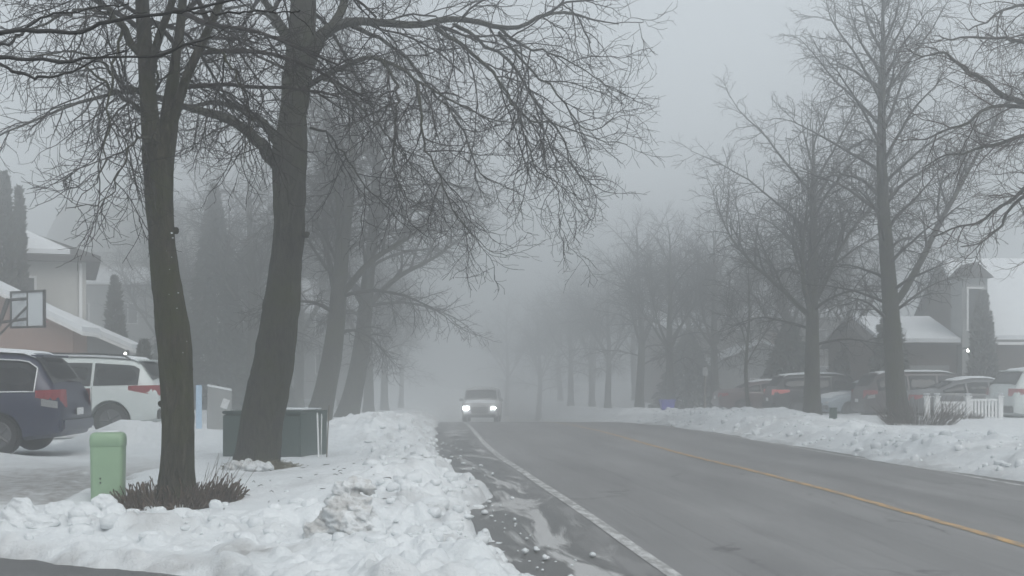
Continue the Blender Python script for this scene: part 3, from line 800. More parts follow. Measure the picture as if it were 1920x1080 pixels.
t2_limbs = [
    [(530, 320, 34, 0), (508, 292, 30, -.1), (490, 272, 26, -.3), (467, 250, 23, -.5), (427, 221, 20, -.8), (385, 207, 18, -1.0), (345, 201, 15, -1.1), (290, 180, 12, -1.2), (217, 173, 10, -1.3), (160, 184, 9, -1.4), (108, 202, 7, -1.5), (50, 230, 6, -1.6), (0, 254, 5, -1.6), (-60, 300, 3, -1.6)],
    [(528, 275, 24, 0), (508, 248, 20, .2), (483, 222, 18, .4), (450, 203, 15, .6), (400, 193, 12, .8), (350, 196, 9, 1.0), (290, 215, 6, 1.1), (230, 260, 4, 1.2)],
    [(577, 160, 13.3, 0), (600, 146, 11.7, -.3), (632, 131, 10.9, -.6), (674, 110, 10.1, -.9), (712, 108, 9.4, -1.1), (751, 127, 7.8, -1.2), (784, 156, 7.0, -1.3), (822, 173, 5.5, -1.4), (866, 195, 4.7, -1.5), (914, 216, 3.9, -1.5), (965, 228, 3.1, -1.5), (1010, 232, 2.3, -1.5)],
    [(818, 52, 9.4, -.6), (836, 67, 8.6, -.7), (893, 106, 7.8, -.9), (935, 152, 7.0, -1.1), (967, 198, 6.2, -1.2), (996, 227, 4.7, -1.3), (1045, 230, 3.9, -1.3), (1120, 262, 3.1, -1.3), (1176, 271, 2.3, -1.3)],
    [(850, 45, 8.6, -.6), (880, 62, 7.8, -.5), (907, 81, 7.0, -.4), (953, 113, 7.0, -.3), (985, 159, 6.2, -.3), (1020, 209, 5.5, -.2), (1056, 262, 4.7, -.2), (1070, 308, 3.9, -.2), (1123, 351, 2.7, -.2), (1158, 358, 2.0, -.2)],
    [(935, 51, 7.0, -.9), (971, 81, 5.5, -1.0), (1020, 96, 4.7, -1.1), (1077, 117, 3.9, -1.2), (1120, 150, 3.1, -1.2), (1172, 175, 2.3, -1.3)],
    [(935, 60, 6.2, -.9), (975, 110, 5.5, -.7), (1030, 160, 4.7, -.5), (1075, 215, 3.9, -.3), (1110, 245, 3.1, -.3), (1172, 212, 2.0, -.3), (1205, 222, 2.0, -.3)],
    [(660, 48, 10.9, -.2), (705, 70, 8.6, .3), (750, 98, 7.0, .7), (790, 145, 6.2, 1.0), (830, 190, 5.5, 1.2), (870, 250, 4.7, 1.4), (900, 320, 3.9, 1.5), (935, 345, 2.3, 1.6), (985, 370, 2.0, 1.6)],
    [(712, 110, 7.0, -1.1), (740, 150, 6.2, -1.4), (745, 190, 5.5, -1.6), (738, 260, 4.7, -1.7), (742, 330, 3.1, -1.8), (770, 385, 2.3, -1.8)],
    [(784, 156, 6.2, -1.3), (790, 230, 5.5, -1.6), (800, 280, 4.7, -1.7), (828, 340, 3.9, -1.8), (862, 410, 3.1, -1.8), (905, 460, 2.3, -1.8), (950, 475, 2.0, -1.8)],
    [(600, 146, 7.0, .2), (640, 165, 5.5, .6), (690, 215, 4.7, .9), (740, 270, 3.9, 1.1), (790, 330, 3.1, 1.2), (840, 420, 2.3, 1.3)],
    [(555, 130, 7.8, .0), (520, 125, 6.2, -.3), (470, 95, 5.5, -.6), (420, 95, 4.7, -.8), (370, 130, 3.9, -1.0), (330, 190, 3.1, -1.1), (320, 260, 2.3, -1.1)],
    [(545, 95, 10.9, .2), (520, 55, 8.6, .6), (500, 30, 7.8, .9), (460, 10, 6.2, 1.2), (400, 30, 4.7, 1.5), (350, 90, 3.1, 1.6)],
    [(1000, 215, 3.9, -.3), (1035, 280, 3.1, -.25), (1046, 355, 2.7, -.2), (1050, 410, 2.0, -.2), (1066, 470, 2.0, -.2)],
    [(967, 198, 4.7, -1.2), (985, 260, 3.9, -1.0), (1010, 320, 3.1, -.9), (1050, 345, 2.3, -.8), (1100, 375, 2.0, -.8)],
    [(582, 240, 5.5, .3), (620, 255, 4.7, .7), (665, 320, 3.9, 1.0), (715, 380, 3.1, 1.2), (770, 430, 2.3, 1.3)],
]
street_tree(Y2, b2, t2_trunk, t2_stems, t2_limbs, 23, 'thick grey street tree leaning right with long limbs drooping over the road', GROUP_L,
            M['bark_b'], M['twig'], 0.28, [dict(on=[0, 2, 3], spacing=.5, len=2.5, ang=60, grav=.16, start=.25, r=.035), dict(on=[1], spacing=.42, len=1.5, ang=45, grav=.35, start=.2, r=.016, taper=.75)], 0.95, 1.0, 0.55, knots=[(572, 440, -.03, .06)])

# --- generic lime trees
def lime_parts(seed, H, spread, rt, clear, forks, detail, grav=0.35, tw=1.0, lean=0.0, asc=0.0, out=.78, bend=-.10):
    g = Grow(seed); r = g.r
    n = 26
    tt = np.linspace(0, 1, n)
    lx = lean * (np.sin(tt * 2.0) if lean > 0 else 1 - np.exp(-5.5 * tt)) + 0.10 * np.sin(tt * 5 + seed) * tt; ly = 0.10 * np.cos(tt * 4 + seed) * tt
    lx = lx + .22 * np.sin(tt * 7 + seed) * tt * (1 - tt) * 2
    P = np.stack([lx, ly - ly[0], -0.3 + tt * (H + 0.3)], -1)
    rr = rt * (1 - tt) ** 0.85 + 0.008; rr[:3] *= np.array([1.35, 1.18, 1.05])
    stems = [(P, rr)]
    for k in range(forks):
        a = k * 6.283 / max(forks, 1) + r.uniform(-.5, .5)
        zi = clear + r.uniform(0, .8) + 0.25 * k
        i = int(np.searchsorted(P[:, 2], zi))
        d = Vector((math.cos(a) * out, math.sin(a) * out, 1.0))
        stems.append(g.chain(P[i], d, (H - zi) * r.uniform(.62, .85), 12, rr[i] * .48, .010, bend, 0.08))
    limbs = []
    main = g.children([stems[0]], .26 if forks < 2 else .42, 1.0, 9, (rt * .19, .010), 58, 0, .09, clear / H, 0, tip=False, jit=0)
    def shape(z):
        k = (z - clear) / (H - clear)
        return spread * (0.55 + 1.1 * k if k < .4 else 0.99 * (1 - ((k - .4) / .62) ** 1.7) + 0.12)
    limbs = []
    for Pm, rm in main:
        z = Pm[0][2]; k = max(0, min(1, (z - clear) / (H - clear)))
        L = max(shape(z), .3) * r.uniform(.75, 1.2) * (1.15 + .25 * (1 - k))
        d = Vector(Pm[1] - Pm[0]); d.z = abs(d.z) * .4 + (0.30 + .9 * k + asc) * math.hypot(d.x, d.y)
        limbs.append(g.chain(Pm[0], d, L, 9, rm[0], .009, 0.34 * (1 - k) - .12 * k, 0.08))
    for s in stems[1:]:
        for Pm, rm in g.children([s], .40, 1.0, 8, (rt * .15, .010), 50, 0, .09, .22, 0, tip=False, jit=0):
            k = max(0, min(1, (Pm[0][2] - clear) / (H - clear)))
            d = Vector(Pm[1] - Pm[0]); d.z += .25
            limbs.append(g.chain(Pm[0], d, spread * r.uniform(.4, .8) * (1.1 - .6 * k), 8, rm[0], .008, .25 * (1 - k), .09))
    B = g.children(limbs + [(s[0][4:], s[1][4:]) for s in stems[1:]], .22 / detail, 1.0, 7, (.012 * tw, .0055 * tw), 42, grav, .14, .15, .45, .2)
    C = g.children(B, .13 / detail, .55, 5, (.0066 * tw, .0042 * tw), 44, grav * .7, .19, .12, .4, .4)
    D = g.children(C, .15 / detail, .22, 2, (.0045 * tw, .0034 * tw), 45, .1, .2, .2, .3, tip=False) if detail > 0.85 else []
    parts = [rough_trunk(P, rr, 16, .06, seed, .12)] + [tubes([s], 9) for s in stems[1:]]
    V, Q = merge(parts)
    mt = np_mesh('trunk', V, Q)
    parts = [tubes(limbs, 6), tubes(B, 4), tubes(C, 3)] + ([tubes(D, 3)] if D else [])
    V, Q = merge(parts)
    mc = np_mesh('crown', V, Q)
    return mt, mc

PROTO = {}
def lime(kind, loc, rz, scale, label, group, bark=None, twig=None, name='street_tree'):
    root = empty(name, loc, rz, label, 'tree', group, scale)
    mt, mc = PROTO[kind]
    if not mt.materials: mt.materials.append(bark or M['bark_b']); mc.materials.append(twig or M['twig'])
    link(bpy.data.objects.new('trunk', mt), root); link(bpy.data.objects.new('crown', mc), root)
    return root

PROTO['tall'] = lime_parts(101, 11.4, 2.55, .27, 2.7, 1, 1.0, .30, 1.25, -0.55, 0.15)
PROTO['vase'] = lime_parts(214, 9.2, 3.5, .27, 2.1, 4, 0.90, .34, 1.35, -0.25, 0.1, .78, -.05)
PROTO['wide'] = lime_parts(303, 10.5, 3.6, .33, 2.6, 3, 1.0, .50, 1.35, 1.15)
PROTO['wide_b'] = lime_parts(404, 10.0, 3.5, .30, 2.4, 4, 0.84, .48, 1.7, 0.15)
PROTO['far'] = lime_parts(505, 9.5, 3.4, .24, 2.3, 4, 0.84, .40, 1.7, 0.0)
PROTO['young'] = lime_parts(606, 5.6, 1.25, .075, 1.7, 2, 0.9, .10, 1.2, 0.0, 0.3)

def put_l(px, Y): x = (px - CX) / F * Y; return (x, Y, gz_left(x, Y) - .05)
def put_r(px, Y): x = (px - CX) / F * Y; return (x, Y, gz_right(x, Y) - .05)

lime('wide', put_l(590, 42), 0.0, 1.14, 'hazy street tree just behind the dark green utility cabinet', GROUP_L)
t = lime('wide', put_l(646, 50), 0.35, 1.2, 'foggy leaning street tree behind the tall roadside snow heap', GROUP_L)
lime('wide_b', put_l(690, 70), 1.0, 1.0, 'faint street tree in the fog, fifth trunk along the left verge', GROUP_L)
lime('wide_b', put_l(722, 92), 3.4, 1.0, 'very faint street tree in the fog, sixth trunk along the left verge', GROUP_L)
lime('far', put_l(752, 115), 2.2, 1.05, 'barely visible street tree in the fog, last along the left verge', GROUP_L)
# garden trees behind
GG = 'bare garden trees behind the left verge'
for (px, Y, k, rz, s, lb) in [(470, 60, 'far', 2.0, 1.2, 'dense bare garden tree seen in the gap right of the thick trunk leaning right'),
                              (395, 70, 'far', .4, 1.3, 'pale bare garden tree between the two nearest trunks, farther of two'),
                              (560, 76, 'far', 4.0, 1.35, 'pale bare garden tree in thick fog behind the utility cabinet'),
                              (300, 74, 'far', 1.7, 1.1, 'pale bare garden tree left of the two nearest trunks in fog'),
              (520, 90, 'far', 3.1, 1.3, 'very pale garden tree right behind the thick leaning trunk'),
              (690, 105, 'far', .7, 1.35, 'last pale garden tree left of the road end'),
              (640, 92, 'far', 5.0, 1.3, 'dim bare garden tree filling the fog left of the road end')]:
    lime(k, put_l(px, Y), rz, s, lb, GG, name='garden_tree')

lime('tall', put_r(1692, 33), 0.3, 1.0, 'tall bare street tree with a straight leader and brown bush at its foot', GROUP_R)
lime('vase', put_r(1524, 40), 1.2, 1.0, 'bare street tree with vase shaped crown beside the small grey-green marker box', GROUP_R)
lime('young', put_r(1403, 46), 0.5, 1.0, 'slender young tree with thin trunk behind the white snow mound', GROUP_R, name='young_tree')
lime('far', put_r(1257, 64), 0.8, .95, 'misty street tree beside the blue-violet bin on the right verge', GROUP_R)
lime('far', put_r(1199, 73), 2.2, 1.1, 'misty thick street tree just left of the blue-violet bin', GROUP_R)
lime('far', put_r(1140, 92), 3.9, 1.05, 'dim street tree in fog, second last trunk of the right row', GROUP_R)
lime('far', put_r(1110, 108), 5.3, 1.1, 'dimmest street tree in fog, last trunk of the right row', GROUP_R)
GR = 'bare garden trees behind the right verge'
for (px, Y, k, rz, s, lb) in [(1340, 66, 'far', .9, 1.0, 'pale bare garden tree behind the slender young tree'),
                              (1470, 58, 'far', 2.9, .9, 'hazy bare garden tree left behind the vase shaped street tree'),
                                              (1070, 115, 'far', 1.4, 1.2, 'faintest garden tree at the end of the road in fog'),
                              (1010, 125, 'far', 2.4, 1.2, 'ghostly garden tree beyond the oncoming vehicle'),
                              (1590, 64, 'far', 3.3, 1.05, 'hazy garden tree between the two big right street trees'),
                              (1290, 80, 'far', 1.9, 1.1, 'pale garden tree in fog just right of the violet bin'),
              (1110, 122, 'far', 2.7, 1.3, 'faint broad garden tree deep behind the right row'),
              (1390, 78, 'far', 4.1, 1.05, 'pale garden tree over the foggy garage gable'),
              (1190, 118, 'far', .3, 1.35, 'tall faint garden tree, highest of the foggy clump'),
              (1520, 72, 'far', 1.2, 1.0, 'hazy garden tree right behind the vase shaped tree'),
              (950, 140, 'far', 3.6, 1.3, 'ghostly garden tree straight above the road end'),
              (1050, 138, 'far', 5.9, 1.3, 'ghostly garden tree right of the road end'),
              (1790, 66, 'far', 5.6, .8, 'hazy garden tree above the snowy house roof')]:
    lime(k, put_r(px, Y), rz, s, lb, GR, name='garden_tree')

# --- the tree whose limbs enter from the right edge
YR = 19.5
bR = Vector(((2120 - CX) / F * YR, YR, 0)); bR.z = gz_right(bR.x, YR) - .05
tR_trunk = [(2120, YH + (HC - bR.z) / YR * F + 20, 60, 0), (2118, 780, 50, 0), (2112, 600, 46, 0), (2105, 420, 42, 0), (2100, 260, 36, 0), (2095, 120, 30, 0), (2092, -60, 22, 0), (2090, -260, 10, 0)]
tR_limbs = [
    [(2100, 300, 20, 0), (2010, 240, 17, -.1), (1920, 195, 14, -.2), (1870, 170, 12, -.3), (1825, 138, 10, -.3), (1783, 110, 8, -.35), (1762, 98, 6, -.4), (1720, 103, 4, -.4), (1695, 92, 2.5, -.4)],
    [(2100, 190, 18, 0), (2000, 110, 13, .3), (1920, 80, 9, .4), (1860, 70, 7, .5), (1790, 72, 5, .5), (1750, 68, 3, .5)],
    [(2105, 350, 18, 0), (2010, 230, 13, -.5), (1920, 198, 10, -.7), (1850, 205, 8, -.8), (1800, 235, 7, -.9), (1740, 255, 5, -1.0), (1690, 268, 3, -1.0)],
    [(2108, 400, 18, .1), (2000, 280, 13, .3), (1920, 255, 10, .4), (1850, 275, 8, .5), (1790, 288, 6, .5), (1730, 310, 4, .5)],
    [(2108, 440, 17, 0), (2010, 350, 13, -.3), (1935, 345, 10, -.4), (1880, 385, 8, -.5), (1820, 420, 6, -.5), (1750, 440, 4, -.5)],
    [(2108, 440, 14, 0), (2000, 360, 12, .0), (1925, 365, 9, .1), (1885, 405, 7, .2), (1860, 440, 5, .2), (1800, 465, 3.5, .2)],
    [(2100, 160, 16, 0), (2010, 60, 12, .2), (1920, 10, 8, .3), (1870, 25, 6, .3), (1815, 60, 4, .3)],
]
tR_gen = [dict(spacing=.6, len=2.4, ang=60, grav=.15, start=.4, r=.035)]
street_tree(YR, bR, tR_trunk, [tR_trunk[3:]], tR_limbs, 37, 'brownish limbs of a street tree reaching in at the right edge', GROUP_R, M['bark_b'], M['twig_brown'], .12, tR_gen, .9, .95, .42)

# --- the tree beside the camera: near-black limbs across the top left corner
YF = 6.2
bF = Vector((-4.3, YF, 0)); bF.z = float(terrain(np.array([-4.3]), np.array([YF]))[0]) - .03
bx = CX + bF.x / YF * F
tF_trunk = [(bx, 1340, 130, 0), (bx, 1200, 100, 0), (bx, 900, 92, 0), (bx + 5, 500, 86, 0), (bx + 12, 200, 76, 0), (bx + 15, -100, 64, 0), (bx + 18, -500, 50, 0), (bx + 20, -1000, 34, 0), (bx + 22, -1500, 14, 0)]
tF_limbs = [
    [(bx + 10, 200, 36, 0), (-400, 110, 26, 0), (-150, 75, 18, -.1), (0, 61, 9, -.1), (70, 57, 8.5, -.1), (142, 60, 8, -.1), (190, 45, 7, -.1), (230, 34, 7, -.1), (300, 26, 5.5, -.1), (370, 14, 5, -.1), (470, -6, 4, -.1)],
    [(bx + 10, 260, 36, 0), (-400, 150, 24, .1), (-120, 110, 12, .2), (0, 108, 8, .2), (60, 112, 6.5, .2), (132, 115, 6, .2), (200, 107, 5.5, .2), (290, 107, 5, .2), (345, 86, 4, .2), (400, 70, 3, .2)],
    [(-40, 62, 7, -.1), (10, 85, 6, .1), (40, 60, 5, .2), (90, 30, 4, .2), (160, 18, 3.5, .2), (240, 8, 3, .2)],
    [(-30, 108, 7, .2), (15, 128, 6, .2), (50, 140, 5.5, .2), (78, 146, 5, .2), (130, 138, 4.5, .2), (170, 115, 3.5, .2), (235, 95, 3, .2)],
    [(290, 26, 4.5, -.1), (350, 22, 4.2, -.1), (420, 25, 4, -.1), (480, 22, 3.6, -.1), (540, 22, 3.2, -.1), (562, 22, 3, -.1)],
    [(bx + 10, 120, 34, 0), (-420, 20, 22, .3), (-160, -30, 14, .4), (0, -20, 8, .4), (120, -30, 6, .4), (250, -40, 5, .4)],
]
def near_tree():
    g = Grow(59)
    root = empty('street_tree', bF, 0, 'near black wet limbs of a tree reaching in at the top left corner', 'tree', GROUP_L)
    P, r = px_chain(tF_trunk, YF, bF, 40)
    V, Q = rough_trunk(P, r, 20, .07, 5, .12)
    obj('trunk', np_mesh('trunk', V, Q), M['bark_a'], root)
    L = [px_chain(l, YF, bF, 26) for l in tF_limbs]
    for k, c in enumerate(L):
        rn = np.random.RandomState(k)
        c = (c[0] + rn.normal(0, .005, c[0].shape), c[1] * rn.uniform(.85, 1.2, len(c[1])))
        V, Q = tubes([c], 8); obj('limb', np_mesh('limb', V, Q), M['twig_black'], root)
    up = g.children([(P[16:], r[16:])], .35, 2.0, 9, (.03, .008), 60, .05, .1, .1, .3)
    B = g.children(up, .3, .8, 6, (.010, .005), 45, .2, .12)
    B2 = g.children([(c[0][14:], c[1][14:]) for c in L], .13, .16, 4, (.0032, .0016), 48, .1, .16, .05, .3, tip=False)
    crown_obj(root, up, [(B, 4), (B2, 4)], M['twig_black'])
near_tree()

# --- conifers
def conifer_mesh(seed, H, rad, n, kind):
    rn = np.random.RandomState(seed)
    Vs = []; Qs = []; k = 0
    z = H * rn.rand(n) ** (1.35 if kind == 'spruce' else 1.15)
    a = rn.rand(n) * 6.283
    if kind == 'spruce':
        tier = 0.75 + .25 * np.abs(np.sin(z * 5.2 + a * 1.3))
        prof = rad * (1 - z / H) ** .85 * tier
    else:
        prof = rad * np.minimum(1, (1 - z / H) ** .55 * 1.05) * (.72 + .38 * np.sin(a * 3 + z * 1.7 + seed) ** 2)
    rr = prof * (1 - .45 * rn.rand(n) ** 2)
    c = np.stack([np.cos(a) * rr, np.sin(a) * rr, z], -1)
    s = rn.uniform(.06, .16, n)[:, None] * (1.4 if kind == 'spruce' else 1.0)
    out = np.stack([np.cos(a), np.sin(a), np.full(n, -.35 if kind == 'spruce' else .9)], -1) + rn.normal(0, .35, (n, 3))
    out /= np.linalg.norm(out, axis=1, keepdims=True)
    side = np.cross(out, rn.normal(0, 1, (n, 3))); side /= np.linalg.norm(side, axis=1, keepdims=True)
    V = np.stack([c - out * s, c + side * s * .45, c + out * s * 1.3, c - side * s * .45], 1).reshape(-1, 3)
    Q = np.arange(4 * n).reshape(n, 4)
    return np_mesh('foliage', V, Q, False)
def conifer(seed, loc, H, rad, n, kind, label, mat, name, cat='tree', group=None):
    root = empty(name, loc, 0, label, cat, group)
    obj('foliage', conifer_mesh(seed, H, rad, n, kind), mat, root)
    P = np.array([[0, 0, -.3], [0, 0, H * .4], [0, 0, H * .92]]); V, Q = tubes([(P, np.array([.03 + rad * .08, .02 + rad * .05, .01]))], 8)
    obj('trunk', np_mesh('trunk', V, Q), M['bark_b'], root)
    return root
def z_top(py, Y): return HC - (py - YH) / F * Y
def conf_px(seed, px, top, Y, wpx, n, kind, label, mat, name, left=True, group=None):
    x = (px - CX) / F * Y; z = (gz_left if left else gz_right)(x, Y)
    return conifer(seed, (x, Y, z), z_top(top, Y) - z, wpx / F * Y / 2, n, kind, label, mat, name, 'tree', group)
GC = 'upright cedars beside the left house'
conf_px(1, 8, 325, 39, 62, 5200, 'cedar', 'tall grey-green cedar cut by the left edge', M['cedar'], 'cedar', group=GC)
conf_px(2, 36, 352, 41, 40, 4200, 'cedar', 'slightly shorter cedar right of the tall cedar at the left edge', M['cedar'], 'cedar', group=GC)
conf_px(3, 402, 345, 60, 150, 9000, 'spruce', 'dark spruce rising in the fog between the two nearest trunks', M['needles'], 'spruce')
conf_px(4, 462, 450, 68, 190, 9000, 'spruce', 'shorter spruce in fog behind the thick leaning trunk', M['needles'], 'spruce')
conf_px(5, 330, 500, 66, 130, 7000, 'spruce', 'low spruce in fog behind the darker forked trunk', M['needles'], 'spruce')
conf_px(6, 270, 640, 40, 46, 1800, 'cedar', 'small round evergreen shrub by the left porch lamp', M['cedar'], 'evergreen_shrub')
conf_px(12, 215, 520, 50, 60, 2600, 'cedar', 'hazy evergreen in front of the farther left house', M['cedar'], 'evergreen_shrub')
conf_px(7, 1842, 548, 45.5, 62, 3800, 'cedar', 'dark pointed cedar in front of the snowy right roof', M['cedar'], 'cedar', False)
conf_px(8, 1668, 560, 46, 100, 3800, 'spruce', 'dark spruce beside the left end of the snowy right roof', M['needles'], 'spruce', False)
conf_px(9, 1600, 640, 52, 130, 3000, 'cedar', 'broad dark evergreen behind the pale blue parked car', M['cedar'], 'evergreen_shrub', False)
conf_px(10, 1480, 600, 56, 150, 4000, 'spruce', 'dark foggy spruce left of the vase shaped tree', M['needles'], 'spruce', False)
conf_px(11, 1290, 620, 74, 150, 4000, 'spruce', 'faint spruce in fog right of the blue-violet bin', M['needles'], 'spruce', False)

# ------------------------------------------------------------------ small mesh helpers
def bm_box(bm, x0, x1, y0, y1, z0, z1, bevel=0.0):
    b = bmesh.new(); bmesh.ops.create_cube(b, size=1)
    for v in b.verts:
        v.co = Vector(((x0 + x1) / 2 + v.co.x * (x1 - x0), (y0 + y1) / 2 + v.co.y * (y1 - y0), (z0 + z1) / 2 + v.co.z * (z1 - z0)))
    if bevel: bmesh.ops.bevel(b, geom=b.edges[:] , offset=bevel, segments=2, affect='EDGES')
    me = bpy.data.meshes.new('tmp'); b.to_mesh(me); b.free(); bm.from_mesh(me); bpy.data.meshes.remove(me)
def box(name, mat, parent, x0, x1, y0, y1, z0, z1, bevel=0.0):
    bm = bmesh.new(); bm_box(bm, x0, x1, y0, y1, z0, z1, bevel); return obj(name, bm, mat, parent)
def prism(name, mat, parent, pts, axis, a0, a1, bevel=0.0):
    """polygon in the plane across AXIS ('x': pts are (y,z); 'y': (x,z)) pushed from a0 to a1"""
    bm = bmesh.new()
    mk = (lambda p, a: (a, p[0], p[1])) if axis == 'x' else (lambda p, a: (p[0], a, p[1]))
    A = [bm.verts.new(mk(p, a0)) for p in pts]; B = [bm.verts.new(mk(p, a1)) for p in pts]
    bm.faces.new(A); bm.faces.new(B[::-1]); n = len(pts)
    for i in range(n): bm.faces.new((A[i], A[(i + 1) % n], B[(i + 1) % n], B[i]))
    if bevel: bmesh.ops.bevel(bm, geom=bm.edges[:], offset=bevel, segments=2, affect='EDGES')
    return obj(name, bm, mat, parent)
def cyl_bm(bm, p0, p1, r0, r1=None, seg=14):
    p0, p1 = Vector(p0), Vector(p1); d = p1 - p0
    r = bmesh.ops.create_cone(bm, cap_ends=True, segments=seg, radius1=r0, radius2=r0 if r1 is None else r1, depth=d.length)
    q = Vector((0, 0, 1)).rotation_difference(d.normalized())
    bmesh.ops.transform(bm, matrix=Matrix.Translation((p0 + p1) / 2) @ q.to_matrix().to_4x4(), verts=r['verts'])
def rod(name, mat, parent, p0, p1, r0, r1=None, seg=12):
    bm = bmesh.new(); cyl_bm(bm, p0, p1, r0, r1, seg); return obj(name, bm, mat, parent)

# ------------------------------------------------------------------ vehicles
PROFILES = {
 'minivan': dict(L=5.1, st=[(0.00, .46, .80, .83, .70, .78, .72), (0.05, .33, .93, .98, .86, .90, .82), (0.16, .30, 1.02, 1.20, .92, .95, .84), (0.44, .27, 1.05, 1.60, .95, .985, .73), (0.60, .25, 1.05, 1.69, .965, .99, .72),
        (1.5, .23, 1.04, 1.735, .975, .99, .74), (2.8, .22, 1.01, 1.735, .975, .99, .74), (3.3, .22, .99, 1.66, .97, .99, .73), (4.05, .22, .98, 1.09, .96, .98, .80), (4.65, .24, .88, .95, .94, .96, .80), (4.98, .28, .70, .78, .86, .88, .70), (5.1, .38, .56, .60, .70, .72, .60)],
        wheels=(1.02, 4.08), wr=.345, win=(0.42, 3.75), rear=(0.14, 0.52), front=(3.35, 4.02), tail=(.80, 1.10, .40)),
 'suv': dict(L=4.85, st=[(0.00, .48, .82, .85, .70, .78, .72), (0.05, .36, .96, 1.00, .86, .90, .82), (0.14, .33, 1.06, 1.22, .91, .945, .82), (0.40, .30, 1.10, 1.58, .94, .965, .72), (0.56, .28, 1.10, 1.67, .95, .97, .70),
        (1.4, .27, 1.08, 1.72, .955, .97, .72), (2.5, .26, 1.04, 1.73, .955, .97, .72), (3.0, .26, 1.02, 1.66, .95, .97, .71), (3.65, .26, 1.02, 1.12, .95, .96, .78), (4.40, .28, .94, 1.02, .93, .945, .78), (4.75, .32, .75, .84, .86, .88, .70), (4.85, .42, .60, .64, .70, .72, .60)],
        wheels=(1.00, 3.86), wr=.37, win=(0.42, 3.35), rear=(0.13, 0.50), front=(3.05, 3.62), tail=(.90, 1.12, .62)),
 'sedan': dict(L=4.75, st=[(0.00, .46, .72, .76, .68, .76, .66), (0.06, .32, .86, .94, .84, .88, .76), (0.20, .28, .94, 1.03, .88, .91, .76), (0.85, .24, .96, 1.08, .90, .92, .74), (1.45, .22, .95, 1.36, .91, .925, .62),
        (1.95, .21, .94, 1.44, .91, .925, .60), (2.5, .21, .92, 1.45, .91, .925, .60), (2.95, .21, .91, 1.37, .91, .92, .62), (3.60, .21, .90, 1.00, .90, .915, .74), (4.25, .23, .80, .88, .89, .90, .74), (4.62, .27, .62, .70, .82, .84, .66), (4.75, .36, .50, .54, .66, .68, .56)],
        wheels=(0.98, 3.78), wr=.33, win=(1.0, 3.35), rear=(0.90, 1.42), front=(3.0, 3.56), tail=(.74, .92, .34)),
 'truck': dict(L=4.9, st=[(0.00, .50, .84, .88, .80, .86, .82), (0.06, .38, 1.05, 1.12, .93, .96, .90), (0.12, .36, 1.12, 1.55, .95, .97, .84), (0.22, .34, 1.14, 1.84, .96, .98, .80), (1.4, .32, 1.14, 1.88, .96, .98, .80),
        (2.6, .32, 1.13, 1.88, .96, .98, .80), (3.05, .32, 1.12, 1.80, .96, .98, .79), (3.45, .32, 1.12, 1.22, .96, .98, .86), (4.35, .34, 1.06, 1.16, .95, .97, .88), (4.72, .36, .98, 1.08, .93, .95, .84), (4.84, .40, .80, .94, .88, .90, .80), (4.90, .50, .64, .70, .80, .82, .76)],
        wheels=(0.95, 3.90), wr=.40, win=(0.24, 3.25), rear=(0.12, .22), front=(3.08, 3.42), tail=(.95, 1.2, .12)),
}

